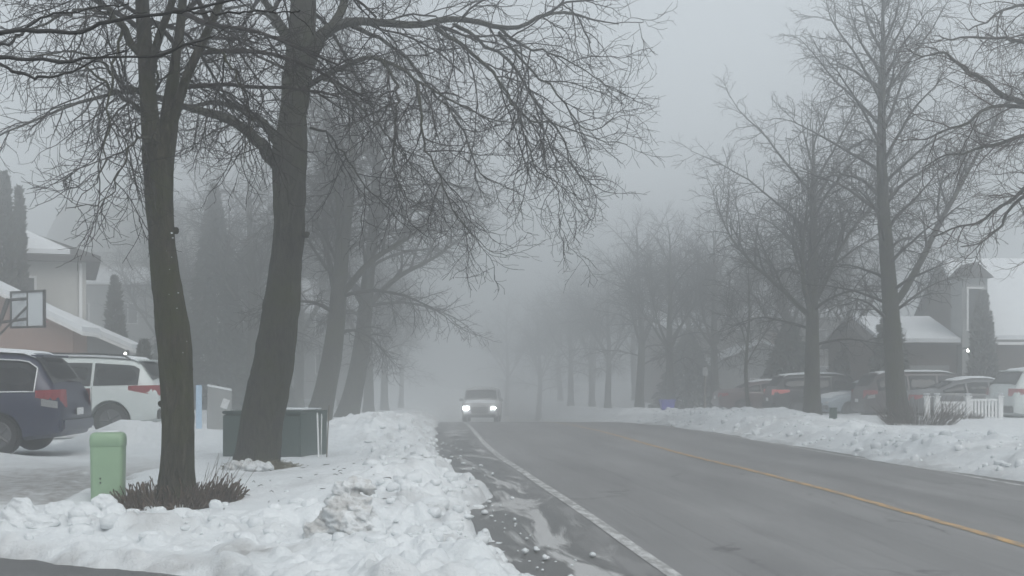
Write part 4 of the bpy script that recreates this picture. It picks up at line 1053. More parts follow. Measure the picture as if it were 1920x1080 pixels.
def car(kind, name, loc, heading, paint, label, cat, trim=False, snow=True, rails=False, lit=False, group=None, snow_hood=False):
    p = PROFILES[kind]; L = p['L']; st = np.array(p['st'])
    xs = st[:, 0]
    def S(x): return [float(np.interp(x, xs, st[:, k])) for k in range(1, 7)]
    root = empty(name, loc, heading, label, cat, group)
    cxo = L / 2
    def ring(x):
        zl_, zb, zt, wl, wb, wt = S(x)
        zm = zl_ + (zb - zl_) * .45
        half = [(0, zl_), (wl * .80, zl_), (wl * .97, zl_ + .07), (max(wl, wb) * 1.0, zm), (wb, zb - .10), (wb - .02, zb), (wt + .03, zt - .09 * min(1, (zt - zb) / .25)), (wt - .05, zt - .02), (wt * .55, zt + .015), (0, zt + .022)]
        return half
    xx = np.unique(np.concatenate([xs] + [np.linspace(xs[i], xs[i + 1], 3) for i in range(len(xs) - 1)]))
    bm = bmesh.new(); rings = []
    for x in xx:
        h = ring(x)
        full = h + [(-y, z) for y, z in h[-2:0:-1]]
        rings.append([bm.verts.new((x - cxo, y, z)) for y, z in full])
    n = len(rings[0])
    for a, b in zip(rings[:-1], rings[1:]):
        for i in range(n): bm.faces.new((a[i], a[(i + 1) % n], b[(i + 1) % n], b[i]))
    bm.faces.new(rings[0][::-1]); bm.faces.new(rings[-1])
    body = obj('body', bm, paint, root)
    # wheel arches cut out of the body
    cb = bmesh.new()
    for wx in p['wheels']:
        for sgn in (-1, 1):
            cyl_bm(cb, (wx - cxo, sgn * .62, p['wr']), (wx - cxo, sgn * 1.3, p['wr']), p['wr'] * 1.17, None, 28)
    cut = obj('cut', cb, None, root)
    bpy.context.view_layer.update()
    md = body.modifiers.new('b', 'BOOLEAN'); md.operation = 'DIFFERENCE'; md.object = cut; md.solver = 'EXACT'
    dg = bpy.context.evaluated_depsgraph_get()
    me = bpy.data.meshes.new_from_object(body.evaluated_get(dg))
    body.modifiers.clear(); body.data = me
    bpy.data.objects.remove(cut)
    if not me.materials: me.materials.append(paint)
    for f in me.polygons: f.use_smooth = True
    try: me.set_sharp_from_angle(angle=R(38))
    except Exception: pass
    def side_y(x, z):
        zl_, zb, zt, wl, wb, wt = S(x)
        za = zb; ya = wb - .02; zc = zt - .09 * min(1, (zt - zb) / .25); yc = wt + .03
        if z >= za: return ya + (yc - ya) * min(1, (z - za) / max(zc - za, 1e-3))
        if z >= zb - .10: return wb + (ya - wb) * (z - (zb - .10)) / .10
        zm = zl_ + (zb - zl_) * .45; ym = max(wl, wb)
        return ym + (wb - ym) * (z - zm) / max(zb - .10 - zm, 1e-3) if z > zm else ym
    def side_patch(pname, mat, cols, off, parent):
        for sgn in (-1, 1):
            b = bmesh.new(); prev = None
            for x, z0, z1 in cols:
                cur = [b.verts.new((x - cxo, sgn * (side_y(x, z0 + (z1 - z0) * t) + off), z0 + (z1 - z0) * t)) for t in (0, .5, 1)]
                if prev:
                    for i in range(2): b.faces.new((prev[i], cur[i], cur[i + 1], prev[i + 1]))
                prev = cur
            ex = bmesh.ops.solidify(b, geom=b.faces[:], thickness=.012)
            smooth(obj(pname, b, mat, parent))
    w0, w1 = p['win']
    def wcol(x, pad=0.0):
        zl_, zb, zt, *_ = S(x)
        top = zt - .13 * min(1, (zt - zb) / .3)
        return (x, zb + .025 - pad, max(zb + .03, top + pad))
    # two or three panes a side, split by pillars
    cuts = [w0, w0 + (w1 - w0) * .33, w0 + (w1 - w0) * .64, w1]
    for i in range(3):
        a, b_ = cuts[i] + (.03 if i else .0), cuts[i + 1] - (.03 if i < 2 else 0)
        side_patch('side_window', M['glass_dark'], [wcol(x) for x in np.linspace(a, b_, 9)], .014, body)
    if trim:
        for sgn in (-1, 1):
            line = []
            for x in np.linspace(w0, w1, 24): c = wcol(x); line.append((x, c[2] + .015))
            for x in np.linspace(w1, w0, 24): c = wcol(x); line.append((x, c[1] - .012))
            line.append(line[0])
            P = np.array([(x - cxo, sgn * (side_y(x, z) + .012), z) for x, z in line])
            V, Q = tubes([(P, np.full(len(P), .013))], 5); obj('window_trim', np_mesh('window_trim', V, Q), M['chrome'], body)
    def glass(pname, x0, x1, front):
        s0, s1 = S(x0), S(x1)
        lo, hi = (s0, s1) if not front else (s1, s0); xl, xh = (x0, x1) if not front else (x1, x0)
        b = bmesh.new(); rows = []
        for t in np.linspace(0.05, .95, 5):
            x = xl + (xh - xl) * t; s = S(x); zt = s[2]
            rows.append([b.verts.new((x - cxo + (.012 if front else -.012), y, zt + .028 - (.03 if abs(k) == 2 else 0))) for k, y in zip((-2, -1, 0, 1, 2), (-(s[5] - .03), -s[5] * .55, 0, s[5] * .55, s[5] - .03))])
        for a, c in zip(rows[:-1], rows[1:]):
            for i in range(4): b.faces.new((a[i], a[i + 1], c[i + 1], c[i]))
        bmesh.ops.solidify(b, geom=b.faces[:], thickness=.012)
        smooth(obj(pname, b, M['glass_dark'], body))
    glass('windscreen', *p['front'], True); glass('rear_window', *p['rear'], False)
    # wheels
    for wx in p['wheels']:
        for sgn in (-1, 1):
            wr = p['wr']; y0, y1 = sgn * .70, sgn * .93
            w = bmesh.new(); cyl_bm(w, (0, -.11, 0), (0, .11, 0), wr, None, 28); bmesh.ops.bevel(w, geom=[e for e in w.edges if e.is_boundary is False and e.calc_face_angle(0) > .9], offset=.03, segments=2, affect='EDGES')
            wh = obj('wheel', w, M['rubber'], root); wh.location = (wx - cxo, (y0 + y1) / 2, wr)
            r_ = bmesh.new(); cyl_bm(r_, (0, sgn * .108, 0), (0, sgn * .118, 0), wr * .66, wr * .60, 24)
            for k in range(5):
                a = k * 6.283 / 5; cyl_bm(r_, (math.cos(a) * .03, sgn * .118, math.sin(a) * .03), (math.cos(a) * wr * .58, sgn * .126, math.sin(a) * wr * .58), .028, .022, 6)
            obj('rim', r_, M['rim'], wh)
    # tail lamps round the rear corner
    z0, z1, ln = p['tail']
    for sgn in (-1, 1):
        b = bmesh.new(); prev = None
        pts = []
        for x in np.linspace(ln, .03, 8):
            f = 1 - (x - .03) / ln
            za = z0 + (z1 - z0) * (.55 * (1 - f)); zb_ = z1 - (z1 - z0) * .06 * (1 - f)
            pts.append((x, side_y(x, (za + zb_) / 2) + .012, za, zb_))
        for (x, y, za, zb_) in pts:
            cur = [b.verts.new((x - cxo, sgn * y, za)), b.verts.new((x - cxo, sgn * (y - .01), zb_))]
            if prev: b.faces.new((prev[0], cur[0], cur[1], prev[1]))
            prev = cur
        y = pts[-1][1]
        cur = [b.verts.new((-.018 - cxo, sgn * (y - .20), z0)), b.verts.new((-.0 - cxo, sgn * (y - .20), z1))]
        b.faces.new((prev[0], cur[0], cur[1], prev[1]))
        bmesh.ops.solidify(b, geom=b.faces[:], thickness=.02)
        tl = smooth(obj('tail_light', b, M['tail_lit'] if lit == 'tail' else M['lamp_red'], root))
        if kind == 'minivan':
            c = bmesh.new(); prev = None
            for x in np.linspace(.30, .05, 5):
                yy = side_y(x, z0 + .03) + .016
                cur = [c.verts.new((x - cxo, sgn * yy, z0 - .02 + .05 * (x / .3))), c.verts.new((x - cxo, sgn * yy, z0 + .09 + .06 * (x / .3)))]
                if prev: c.faces.new((prev[0], cur[0], cur[1], prev[1]))
                prev = cur
            bmesh.ops.solidify(c, geom=c.faces[:], thickness=.02)
            obj('reverse_lens', c, M['lamp_clear'], tl)
    # head lamps, grille, bumpers, plate
    sF = S(L - .16)
    for sgn in (-1, 1):
        hx = L - (.14 if kind != 'truck' else .06); s = S(hx); zc = (s[1] + s[2]) / 2 - (.06 if kind != 'truck' else .02)
        hl = box('headlight', M['headlight'] if lit == 'head' else M['lamp_clear'], root, hx - .03 - cxo, hx + .10 - cxo, sgn * (s[4] - .32), sgn * (s[4] - .07), zc - .05, zc + .05, .02)
    sg = S(L - .06)
    box('grille', M['black'], root, L - .10 - cxo, L + .012 - cxo, -.46, .46, sg[0] + .16, sg[2] - .03, .015)
    box('front_bumper', M['black'] if kind == 'truck' else M['paint_grey'], root, L - .12 - cxo, L + .03 - cxo, -.80, .80, .36, .52, .03)
    box('rear_bumper', M['black'] if kind in ('truck', 'suv') else paint, root, -.035 - cxo, .12 - cxo, -.84, .84, .40, .62, .035)
    box('licence_plate', M['trim_white'], root, -.05 - cxo, -.03 - cxo, -.16, .16, .66, .78, .004)
    for sgn in (-1, 1):
        mx = p['front'][0] + .25; y = side_y(mx, S(mx)[1])
        box('mirror', paint, root, mx - .05 - cxo, mx + .08 - cxo, min(sgn * y, sgn * (y + .2)), max(sgn * y, sgn * (y + .2)), S(mx)[1] + .04, S(mx)[1] + .19, .03)
        # door seams
        for dx in (cuts[1], cuts[2]):
            s = S(dx)
            P = np.array([(dx - cxo, sgn * (side_y(dx, z) + .002), z) for z in np.linspace(s[0] + .1, s[1], 6)]); V, Q = tubes([(P, np.full(6, .006))], 4)
            obj('door_seam', np_mesh('door_seam', V, Q), M['black'], body)
            P = np.array([(dx + .10 - cxo, sgn * (side_y(dx + .1, s[1] - .12) + .018), s[1] - .12), (dx + .26 - cxo, sgn * (side_y(dx + .26, s[1] - .12) + .018), s[1] - .12)]); V, Q = tubes([(P, np.full(2, .014))], 6)
            obj('door_handle', np_mesh('door_handle', V, Q), paint, body)
    top = [x for x in xs if S(x)[2] > st[:, 3].max() - .30]
    def cap(pname, x0, x1, th, wk, seed):
        b = bmesh.new(); cols = np.linspace(x0, x1, 15); vs = []
        rn = random.Random(seed)
        for i, x in enumerate(cols):
            s = S(x); row = []
            for j in range(9):
                v = -1 + j / 4; edge = min(1, (1 - abs(v)) * 5) * min(1, min(i, 14 - i) / 1.5)
                row.append(b.verts.new((x - cxo, v * (s[5] - .02) * wk, s[2] + .012 + .012 * (1 - abs(v)) - .05 * max(0, abs(v) - .85) + th * edge * rn.uniform(.7, 1.1))))
            vs.append(row)
        for a, c in zip(vs[:-1], vs[1:]):
            for k in range(8): b.faces.new((a[k], a[k + 1], c[k + 1], c[k]))
        smooth(obj(pname, b, M['snow_cap'], root))
    if snow: cap('roof_snow', min(top) + .04, max(top) - .05, .045, 1.02, 3)
    if snow_hood: cap('bonnet_snow', p['front'][1] + .12, L - .25, .03, .9, 4)
    if rails:
        for sgn in (-1, 1):
            x0, x1 = min(top) + .25, max(top) - .15
            P = np.array([(x0 - cxo, sgn * .66, S(x0)[2] - .01), (x0 + .12 - cxo, sgn * .66, S(x0 + .12)[2] + .06)] + [(x - cxo, sgn * .66, S(x)[2] + .065) for x in np.linspace(x0 + .25, x1 - .25, 8)] + [(x1 - .1 - cxo, sgn * .66, S(x1 - .1)[2] + .06), (x1 - cxo, sgn * .66, S(x1)[2] - .01)])
            V, Q = tubes([(P, np.full(len(P), .022))], 7); obj('roof_rail', np_mesh('roof_rail', V, Q), M['black'], root)
    if kind in ('minivan', 'suv'):
        b = bmesh.new(); x0 = p['rear'][1]; s = S(x0)
        bm_box(b, x0 - .16 - cxo, x0 + .06 - cxo, -s[5] + .05, s[5] - .05, s[2] - .01, s[2] + .03, .01); obj('spoiler', b, paint, root)
        rod('rear_wiper', M['black'], root, (p['rear'][0] + .02 - cxo, .0, S(p['rear'][0])[2] + .05), (p['rear'][0] + .10 - cxo, .42, S(p['rear'][0] + .1)[2] + .03), .012, .008)
    return root

def rear_at(px, Y, kind, ground=None):
    """centre of a car parked nose away from the road whose rear bumper shows at pixel column px"""
    x = (px - CX) / F * Y
    return x
def parked(kind, px_rear, Y, zb, left, dev=0.0, **k):
    x = (px_rear - CX) / F * Y; L = PROFILES[kind]['L']
    if left: loc = (x - L / 2 * math.cos(dev), Y - L / 2 * math.sin(dev) * 1, zb); hd = math.pi + dev
    else: loc = (x + L / 2 * math.cos(dev), Y + L / 2 * math.sin(dev), zb); hd = dev
    return car(kind, k.pop('name'), loc, hd, **k)

parked('minivan', 146, 22.0, .335, True, .03, name='parked_minivan', paint=M['paint_blue'], label='navy blue minivan parked on the driveway at the left edge', cat='minivan', trim=True)
parked('suv', 316, 28.0, .33, True, .03, name='parked_suv', paint=M['paint_silver'], label='white family vehicle with roof rails parked behind the navy minivan', cat='car', rails=True)
parked('suv', 1872, 38.5, .13, False, .10, name='parked_suv', paint=M['paint_silver'], label='white hatchback rear cut by the right edge beside the picket fence', cat='car')
parked('sedan', 1694, 41.5, .10, False, .0, name='parked_sedan', paint=M['paint_grey'], label='grey sedan with snowy roof parked behind the white picket fence', cat='car')
parked('minivan', 1608, 45.5, .02, False, .05, name='parked_minivan', paint=M['paint_maroon'], label='dark maroon minivan parked behind the tall right street tree', cat='minivan')
car('sedan', 'parked_sedan', (at(1596, 740, 50).x + .8, 50, -.03), math.pi + .25, M['paint_lightblue'], 'pale blue car parked between the two right street trees', 'car', snow_hood=True)
parked('suv', 1440, 51, -.05, False, .05, name='parked_suv', paint=M['paint_black'], label='dark sport utility vehicle in fog behind the vase shaped tree, tail lamp lit', cat='car', lit='tail')
parked('sedan', 1342, 55, -.05, False, .05, name='parked_sedan', paint=M['paint_red'], label='faint reddish car in fog behind the slender young tree', cat='car')
# the vehicle coming up the road
Yo = 66.0; xo = (902 - CX) / F * Yo
car('truck', 'oncoming_vehicle', (xo, Yo + 2.4, float(zr(Yo + 2)) + .02), -math.pi / 2 - .03, M['paint_dull'], 'boxy vehicle driving towards us in the fog with bright headlights', 'car', snow=False, lit='head', snow_hood=True)

# ------------------------------------------------------------------ houses
def window(parent, x0, x1, y, z0, z1, frame=None, n=1):
    """window on a wall that faces the camera (-Y) at depth y"""
    fr = bmesh.new(); t = .07
    for a in ((x0 - t, x1 + t, z0 - t, z0), (x0 - t, x1 + t, z1, z1 + t), (x0 - t, x0, z0, z1), (x1, x1 + t, z0, z1)):
        bm_box(fr, a[0], a[1], y - .06, y + .04, a[2], a[3])
    for i in range(n):
        xm = x0 + (x1 - x0) * (i + 1) / (n + 1); bm_box(fr, xm - .025, xm + .025, y - .05, y + .03, z0, z1)
    w = obj('window', fr, frame or M['trim_white'], parent)
    box('pane', M['pane'], w, x0, x1, y - .02, y + .0, z0, z1)
    return w

def slab_roof(name, parent, pts, axis, a0, a1, th, mat):
    """bent sheet (list of (u, z) along the slope) with thickness, pushed along AXIS"""
    up = [(u, z + th) for u, z in pts]
    return prism(name, mat, parent, pts + up[::-1], axis, a0, a1)

# left house: two storeys, front gabled garage
HL = empty('house', (-14.5, 42, .3), 0, 'nearest left house with snowy gabled garage behind the parked vehicles', 'house')
def rel(o, pts): return pts
def hl(x): return x + 14.5
# garage, gable to the camera; right eave at pixel (155, 614) at Y=36
yg = 36 - 42
prism('garage_wall', M['brick_red'], HL, [(hl(-17.6), -.9), (hl(-12.35), -.9), (hl(-12.35), 2.62), (hl(-14.97), 3.88), (hl(-17.6), 2.62)], 'y', yg, yg + 1.2)
gr = slab_roof('garage_roof', HL, [(hl(-18.0), 2.45), (hl(-14.97), 3.90), (hl(-11.95), 2.45)], 'y', yg - .35, yg + 1.25, .09, M['trim_white'])
slab_roof('snow_layer', gr, [(hl(-17.95), 2.57), (hl(-14.97), 3.995), (hl(-12.0), 2.57)], 'y', yg - .30, yg + 1.25, .14, M['snow_cap'])
gd_ = box('garage_door', M['door_paint'], HL, hl(-16.9), hl(-13.0), yg - .03, yg + .05, -.35, 1.85)
for k in range(1, 4): box('panel_groove', M['siding_grey'], gd_, hl(-16.9), hl(-13.0), yg - .038, yg - .028, -.35 + k * .55 - .02, -.35 + k * .55)
# main block, hipped roof
prism('wall', M['siding'], HL, [(hl(-23.5), -.9), (hl(-14.0), -.9), (hl(-14.0), 5.05), (hl(-23.5), 5.05)], 'y', 0, 8)
def hip(name, parent, mat, x0, x1, y0, y1, z0, zr_, inset, th=0.0, ov=.45):
    bm = bmesh.new()
    a = [(x0 - ov, y0 - ov, z0), (x1 + ov, y0 - ov, z0), (x1 + ov, y1 + ov, z0), (x0 - ov, y1 + ov, z0)]
    ym = (y0 + y1) / 2
    lo = [bm.verts.new(v) for v in a]; up = [bm.verts.new((v[0], v[1], v[2] + .18)) for v in a]
    r0 = bm.verts.new((x0 + inset, ym, zr_)); r1 = bm.verts.new((x1 - inset, ym, zr_))
    bm.faces.new(lo[::-1])
    for i in range(4): bm.faces.new((lo[i], lo[(i + 1) % 4], up[(i + 1) % 4], up[i]))
    bm.faces.new((up[0], up[1], r1, r0)); bm.faces.new((up[1], up[2], r1)); bm.faces.new((up[2], up[3], r0, r1)); bm.faces.new((up[3], up[0], r0))
    return obj(name, bm, mat, parent)
rf = hip('roof', HL, M['shingle'], hl(-23.5), hl(-14.0), 0, 8, 5.05, 7.1, 4.0)
bm = bmesh.new()
x0, x1, y0 = hl(-23.9), hl(-14.5), -.42
q = [(x0, y0, 5.27), (x1, y0, 5.27), (hl(-17.6), 3.4, 6.98), (hl(-20.0), 3.4, 6.98)]
lo = [bm.verts.new(v) for v in q]; up = [bm.verts.new((v[0], v[1], v[2] + .16)) for v in q]
bm.faces.new(lo[::-1]); bm.faces.new(up)
for i in range(4): bm.faces.new((lo[i], lo[(i + 1) % 4], up[(i + 1) % 4], up[i]))
obj('snow_layer', bm, M['snow_cap'], rf)
window(HL, hl(-16.9), hl(-15.6), 0, 3.1, 4.5, None, 1)
box('downspout', M['trim_white'], HL, hl(-14.22), hl(-14.12), -.10, -.02, -.6, 5.0)
# porch wing right of the garage
prism('porch_wall', M['siding_grey'], HL, [(hl(-14.6), -.9), (hl(-12.5), -.9), (hl(-12.5), 2.25), (hl(-14.6), 3.15)], 'y', -.7, -.12)
pr = slab_roof('porch_roof', HL, [(hl(-14.7), 3.18), (hl(-12.05), 2.05)], 'y', -1.3, -.05, .10, M['trim_white'])
slab_roof('snow_layer', pr, [(hl(-14.65), 3.29), (hl(-12.1), 2.18)], 'y', -1.25, -.05, .15, M['snow_cap'])
lamp_l = empty('porch_lamp', at(235, 663, 39.5), 0, 'small lit white lamp by the left porch', 'lamp')
bm = bmesh.new(); bmesh.ops.create_icosphere(bm, subdivisions=2, radius=.045); obj('bulb', bm, M['porch_lamp'], lamp_l)
box('bracket', M['black'], lamp_l, -.03, .03, .0, .30, .05, .09); rod('post', M['black'], lamp_l, (0, .28, -1.2), (0, .28, .12), .025)

def far_house(x0, x1, y, zbase, eave, ridge, label, wall, nwin=2, depth=8, axis='x', z_win=None, snow=True):
    cxm = (x0 + x1) / 2
    h = empty('house', (cxm, y, zbase), 0, label, 'house', 'houses fading into the fog')
    a, b = x0 - cxm, x1 - cxm; e = eave - zbase; r_ = ridge - zbase
    if axis == 'x':
        prism('wall', wall, h, [(0, -.6), (depth, -.6), (depth, e), (depth / 2, r_ - .1), (0, e)], 'x', a, b)
        rf = slab_roof('roof', h, [(-.5, e - .12), (depth / 2, r_), (depth + .5, e - .12)], 'x', a - .4, b + .4, .12, M['shingle'] if snow else M['siding_grey'])
        if snow: slab_roof('snow_layer', rf, [(-.48, e + .005), (depth / 2, r_ + .125), (depth + .48, e + .005)], 'x', a - .38, b + .38, .16, M['snow_cap'])
    else:
        prism('wall', wall, h, [(a, -.6), (b, -.6), (b, e), ((a + b) / 2, r_ - .1), (a, e)], 'y', 0, depth)
        rf = slab_roof('roof', h, [(a - .4, e - .12), ((a + b) / 2, r_), (b + .4, e - .12)], 'y', -.4, depth + .4, .12, M['shingle'])
        slab_roof('snow_layer', rf, [(a - .38, e + .005), ((a + b) / 2, r_ + .125), (b + .38, e + .005)], 'y', -.38, depth + .38, .16, M['snow_cap'])
    if snow: box('chimney', M['brick_red'], rf, a + (b - a) * .72, a + (b - a) * .72 + .7, depth * .5, depth * .5 + .7, r_ - 1.2, r_ + .8)
    zs = z_win or ([1.1] if e < 4 else [1.1, 3.7])
    for zz in zs:
        for i in range(nwin):
            xm = a + (b - a) * (i + .5) / nwin
            window(h, xm - .6, xm + .6, 0, zz, zz + 1.25, None, 1)
    return h
far_house(-30.0, -23.6, 84, 1.3, 7.5, 8.7, 'second left house with snow on its eaves, behind the forked trunk', M['siding_grey'])
far_house(-32.0, -23.5, 88, 2.0, 10.0, 13.9, 'big pale gabled house rising in fog behind the left house', M['siding'], 3, 9, 'x', None, False)
far_house(-17.5, -10.5, 84, .6, 5.6, 8.0, 'ghostly house in thick fog left of the road, seen between the trunks', M['siding_grey'], 2)
far_house(11.6, 17.6, 75, -.3, 2.0, 3.4, 'low garage with snowy gable in fog behind the slender young tree', M['siding_grey'], 1, 6, 'y', [.4])
far_house(15.0, 23.5, 90, -.2, 5.6, 8.0, 'foggy two storey house behind the vase shaped right tree', M['brick_dark'], 3)
far_house(11.0, 19.0, 100, -.8, 5.2, 7.6, 'faintest house on the right side deep in fog', M['brick_dark'], 2)

_rot = R(19); HL.rotation_euler = (0, 0, _rot)
for ch in HL.children:
    if ch.name.startswith(('garage', 'porch')): ch.matrix_parent_inverse = Matrix.Rotation(-_rot, 4, 'Z')

# right house: dark brick under a broad snow roof
HR = empty('house', (18, 48, .1), 0, 'dark brown house with broad white snow roof at the right edge', 'house')
def hr(x): return x - 18
prism('wall', M['brick_dark'], HR, [(0, -.8), (9, -.8), (9, 2.95), (4.5, 5.9), (0, 2.95)], 'x', hr(17.75), hr(29))
r1 = slab_roof('roof', HR, [(-.55, 2.72), (4.5, 6.02), (9.5, 2.72)], 'x', hr(17.45), hr(29.4), .12, M['shingle'])
slab_roof('snow_layer', r1, [(-.53, 2.845), (4.5, 6.145), (9.48, 2.845)], 'x', hr(17.5), hr(29.35), .17, M['snow_cap'])
prism('garage_wall', M['brick_dark'], HR, [(.2, -.8), (7, -.8), (7, 2.75), (3.4, 3.55), (.2, 2.75)], 'x', hr(13.6), hr(16.75))
r2 = slab_roof('garage_roof', HR, [(-.25, 2.65), (3.4, 3.65), (7.3, 2.65)], 'x', hr(13.3), hr(16.76), .10, M['shingle'])
slab_roof('snow_layer', r2, [(-.23, 2.755), (3.4, 3.755), (7.28, 2.755)], 'x', hr(13.75), hr(16.755), .15, M['snow_cap'])
dm = box('gable_bay', M['siding_grey'], HR, hr(16.78), hr(17.72), -.30, .95, -.8, 5.15)
prism('bay_roof', M['shingle'], HR, [(hr(16.6), 5.16), (hr(17.25), 5.75), (hr(17.9), 5.16)], 'y', -.5, 1.15)
window(dm, hr(17.0), hr(17.5), -.30, 3.25, 4.75, None, 0)
gdd = box('garage_door', M['siding_grey'], HR, hr(13.95), hr(16.45), .15, .25, -.4, 1.9)
window(HR, hr(19.6), hr(21.2), 0, .9, 2.1, None, 1)
box('gutter', M['trim_white'], HR, hr(17.75), hr(29.3), -.66, -.56, 2.66, 2.76)
lamp_r = empty('porch_lamp', at(1815, 657, 47.2), 0, 'small lit lamp on the dark wall of the right house', 'lamp')
bm = bmesh.new(); bmesh.ops.create_icosphere(bm, subdivisions=2, radius=.06); obj('bulb', bm, M['porch_lamp'], lamp_r)
box('bracket', M['black'], lamp_r, -.03, .03, 0, .82, .07, .11)

# ------------------------------------------------------------------ pale green pedestal
def pedestal():
    Y = 13.9; x = (203 - CX) / F * Y; z = gz_left(x, Y) - .08
    top = z_top(810, Y); H = top - z; w = 32 / F * Y
    root = empty('telecom_pedestal', (x, Y, z), R(8), 'pale green round-topped utility pedestal left of the forked tree', 'utility box')
    def loft(levels):
        bm = bmesh.new(); prev = None
        for zz, hw, hd, rc in levels:
            ring = []
            for (sx, sy) in ((1, 1), (-1, 1), (-1, -1), (1, -1)):
                a0 = math.atan2(sy, sx) - math.pi / 4
                for k in range(6):
                    a = a0 + k * math.pi / 10
                    ring.append(bm.verts.new((sx * (hw - rc) + math.cos(a) * rc, sy * (hd - rc) + math.sin(a) * rc, zz)))
            if prev:
                n = len(ring)
                for i in range(n): bm.faces.new((prev[i], prev[(i + 1) % n], ring[(i + 1) % n], ring[i]))
            else: bm.faces.new(ring[::-1])
            prev = ring
        bm.faces.new(prev); return bm
    b = smooth(obj('housing', loft([(0, w * .90, w * .72, .05), (H * .45, w * .92, w * .73, .05), (H - .15, w * .945, w * .75, .05)]), M['green_box'], root))
    b.data.set_sharp_from_angle(angle=R(40))
    c = smooth(obj('cap', loft([(H - .155, w * .945, w * .75, .05), (H - .15, w * .975, w * .78, .06), (H - .07, w * .985, w * .79, .06), (H - .03, w * .95, w * .76, .07), (H - .008, w * .86, w * .68, .08), (H, w * .72, w * .55, .08)]), M['green_box'], root))
    c.data.set_sharp_from_angle(angle=R(50))
    smooth(obj('snow_dusting', loft([(H + .002, w * .70, w * .53, .08), (H + .012, w * .60, w * .45, .08)]), M['snow_cap'], c))
    for dz in (.0, -.045): rod('lock_bolt', M['black'], b, (-.06, -w * .74 - .004, H * .42 + dz), (-.06, -w * .74 + .02, H * .42 + dz), .010)
pedestal()

# ------------------------------------------------------------------ dark green transformer cabinet
def cabinet():
    Y = 20.6; xl = (408 - CX) / F * Y; xr = (603 - CX) / F * 22.0
    c0 = Vector((xl + .83, Y + .55, 0)); z = gz_left(c0.x, c0.y) - .25
    root = empty('utility_cabinet', (c0.x, c0.y, z), R(-17), 'dark green steel utility cabinet standing behind the thick leaning trunk', 'utility box')
    H = z_top(773, 20.8) - z
    hw, hd = .70, .50
    prism('housing', M['green_dark'], root, [(-hd, 0), (hd, 0), (hd, H - .02), (-hd * .4, H), (-hd, H - .05)], 'x', -hw, hw, .015)
    box('lid', M['green_dark'], root, -hw - .008, hw + .008, -hd - .008, hd + .008, H - .03, H + .02, .012)
    box('door_seam', M['black'], root, -.008, .008, -hd - .006, -hd + .002, .06, H - .10)
    box('handle', M['black'], root, .08, .11, -hd - .04, -hd, H * .45, H * .62, .008)
    bm = bmesh.new(); bm_box(bm, -hw + .35, hw - .1, -hd * .5, hd, H + .03, H + .055, .01); obj('snow_cover', bm, M['snow_cap'], root)
cabinet()
GM = 'thin marker stakes by the utility cabinet'
def stake(px, y0, y1, Y, w, mat, label, tiltpx=0):
    b = at(px, y1, Y); b.z = gz_left(b.x, Y) - .1; t = at(px + tiltpx, y0, Y)
    o = empty('marker_stake', b, 0, label, 'stake', GM)
    d = t - b
    rod('pole', mat, o, (0, 0, 0), d * .92, w / F * Y / 2, None, 8); rod('tip', mat, o, d * .92, d, w / F * Y / 2, w / F * Y / 3, 8)
stake(598, 774, 830, 19.9, 3.4, M['trim_white'], 'white marker stake at the right end of the dark green cabinet', -3)
stake(601, 776, 812, 21.2, 3, M['trim_white'], 'second white marker stake, shorter, just behind the first one', 2)
stake(612, 760, 825, 20.3, 2.5, M['wood_stake'], 'thin dark stake standing in snow right of the white stakes', 5)

# pale blue board with dark screen, small white sign
def boards():
    Y = 33.0
    b = at(373, 786, Y); b.z = gz_left(b.x, Y) - .1
    o = empty('blue_board', b, 0, 'narrow pale blue upright board right of the forked trunk', 'board')
    h = z_top(722, Y) - b.z
    box('face', M['pale_blue'], o, -.075, .075, -.02, .02, .05, h, .006); box('foot', M['wood_stake'], o, -.10, .10, -.04, .04, -.05, .05, .006)
    o2 = empty('low_screen', (b.x + .12, Y + .4, b.z), R(20), 'low dark grey screen topped with snow beside the pale blue board', 'screen')
    prism('panel', M['siding_grey'], o2, [(0, 0), (.62, 0), (.62, h - .16), (0, h - .04)], 'y', -.03, .03)
    prism('snow_cap', M['snow_cap'], o2, [(0, h - .038), (.62, h - .158), (.62, h - .10), (0, h + .02)], 'y', -.05, .05)
    for xx in (.03, .59): rod('post', M['wood_stake'], o2, (xx, .06, -.1), (xx, .06, h - .18), .03)
    Ys = 24.0; c = at(422, 757, Ys)
    s = empty('yard_sign', (c.x, Ys, gz_left(c.x, Ys) - .1), 0, 'small white tilted yard sign on a thin stake above the cabinet', 'sign')
    hz = c.z - s.location.z
    rod('stake', M['wood_stake'], s, (0, 0.02, 0), (0, .02, hz + .05), .008)
    pn = box('panel', M['trim_white'], s, -.065, .065, -.006, .006, -.09, .09, .003); pn.location = (0, 0, hz); pn.rotation_euler = (0, R(20), 0)
boards()

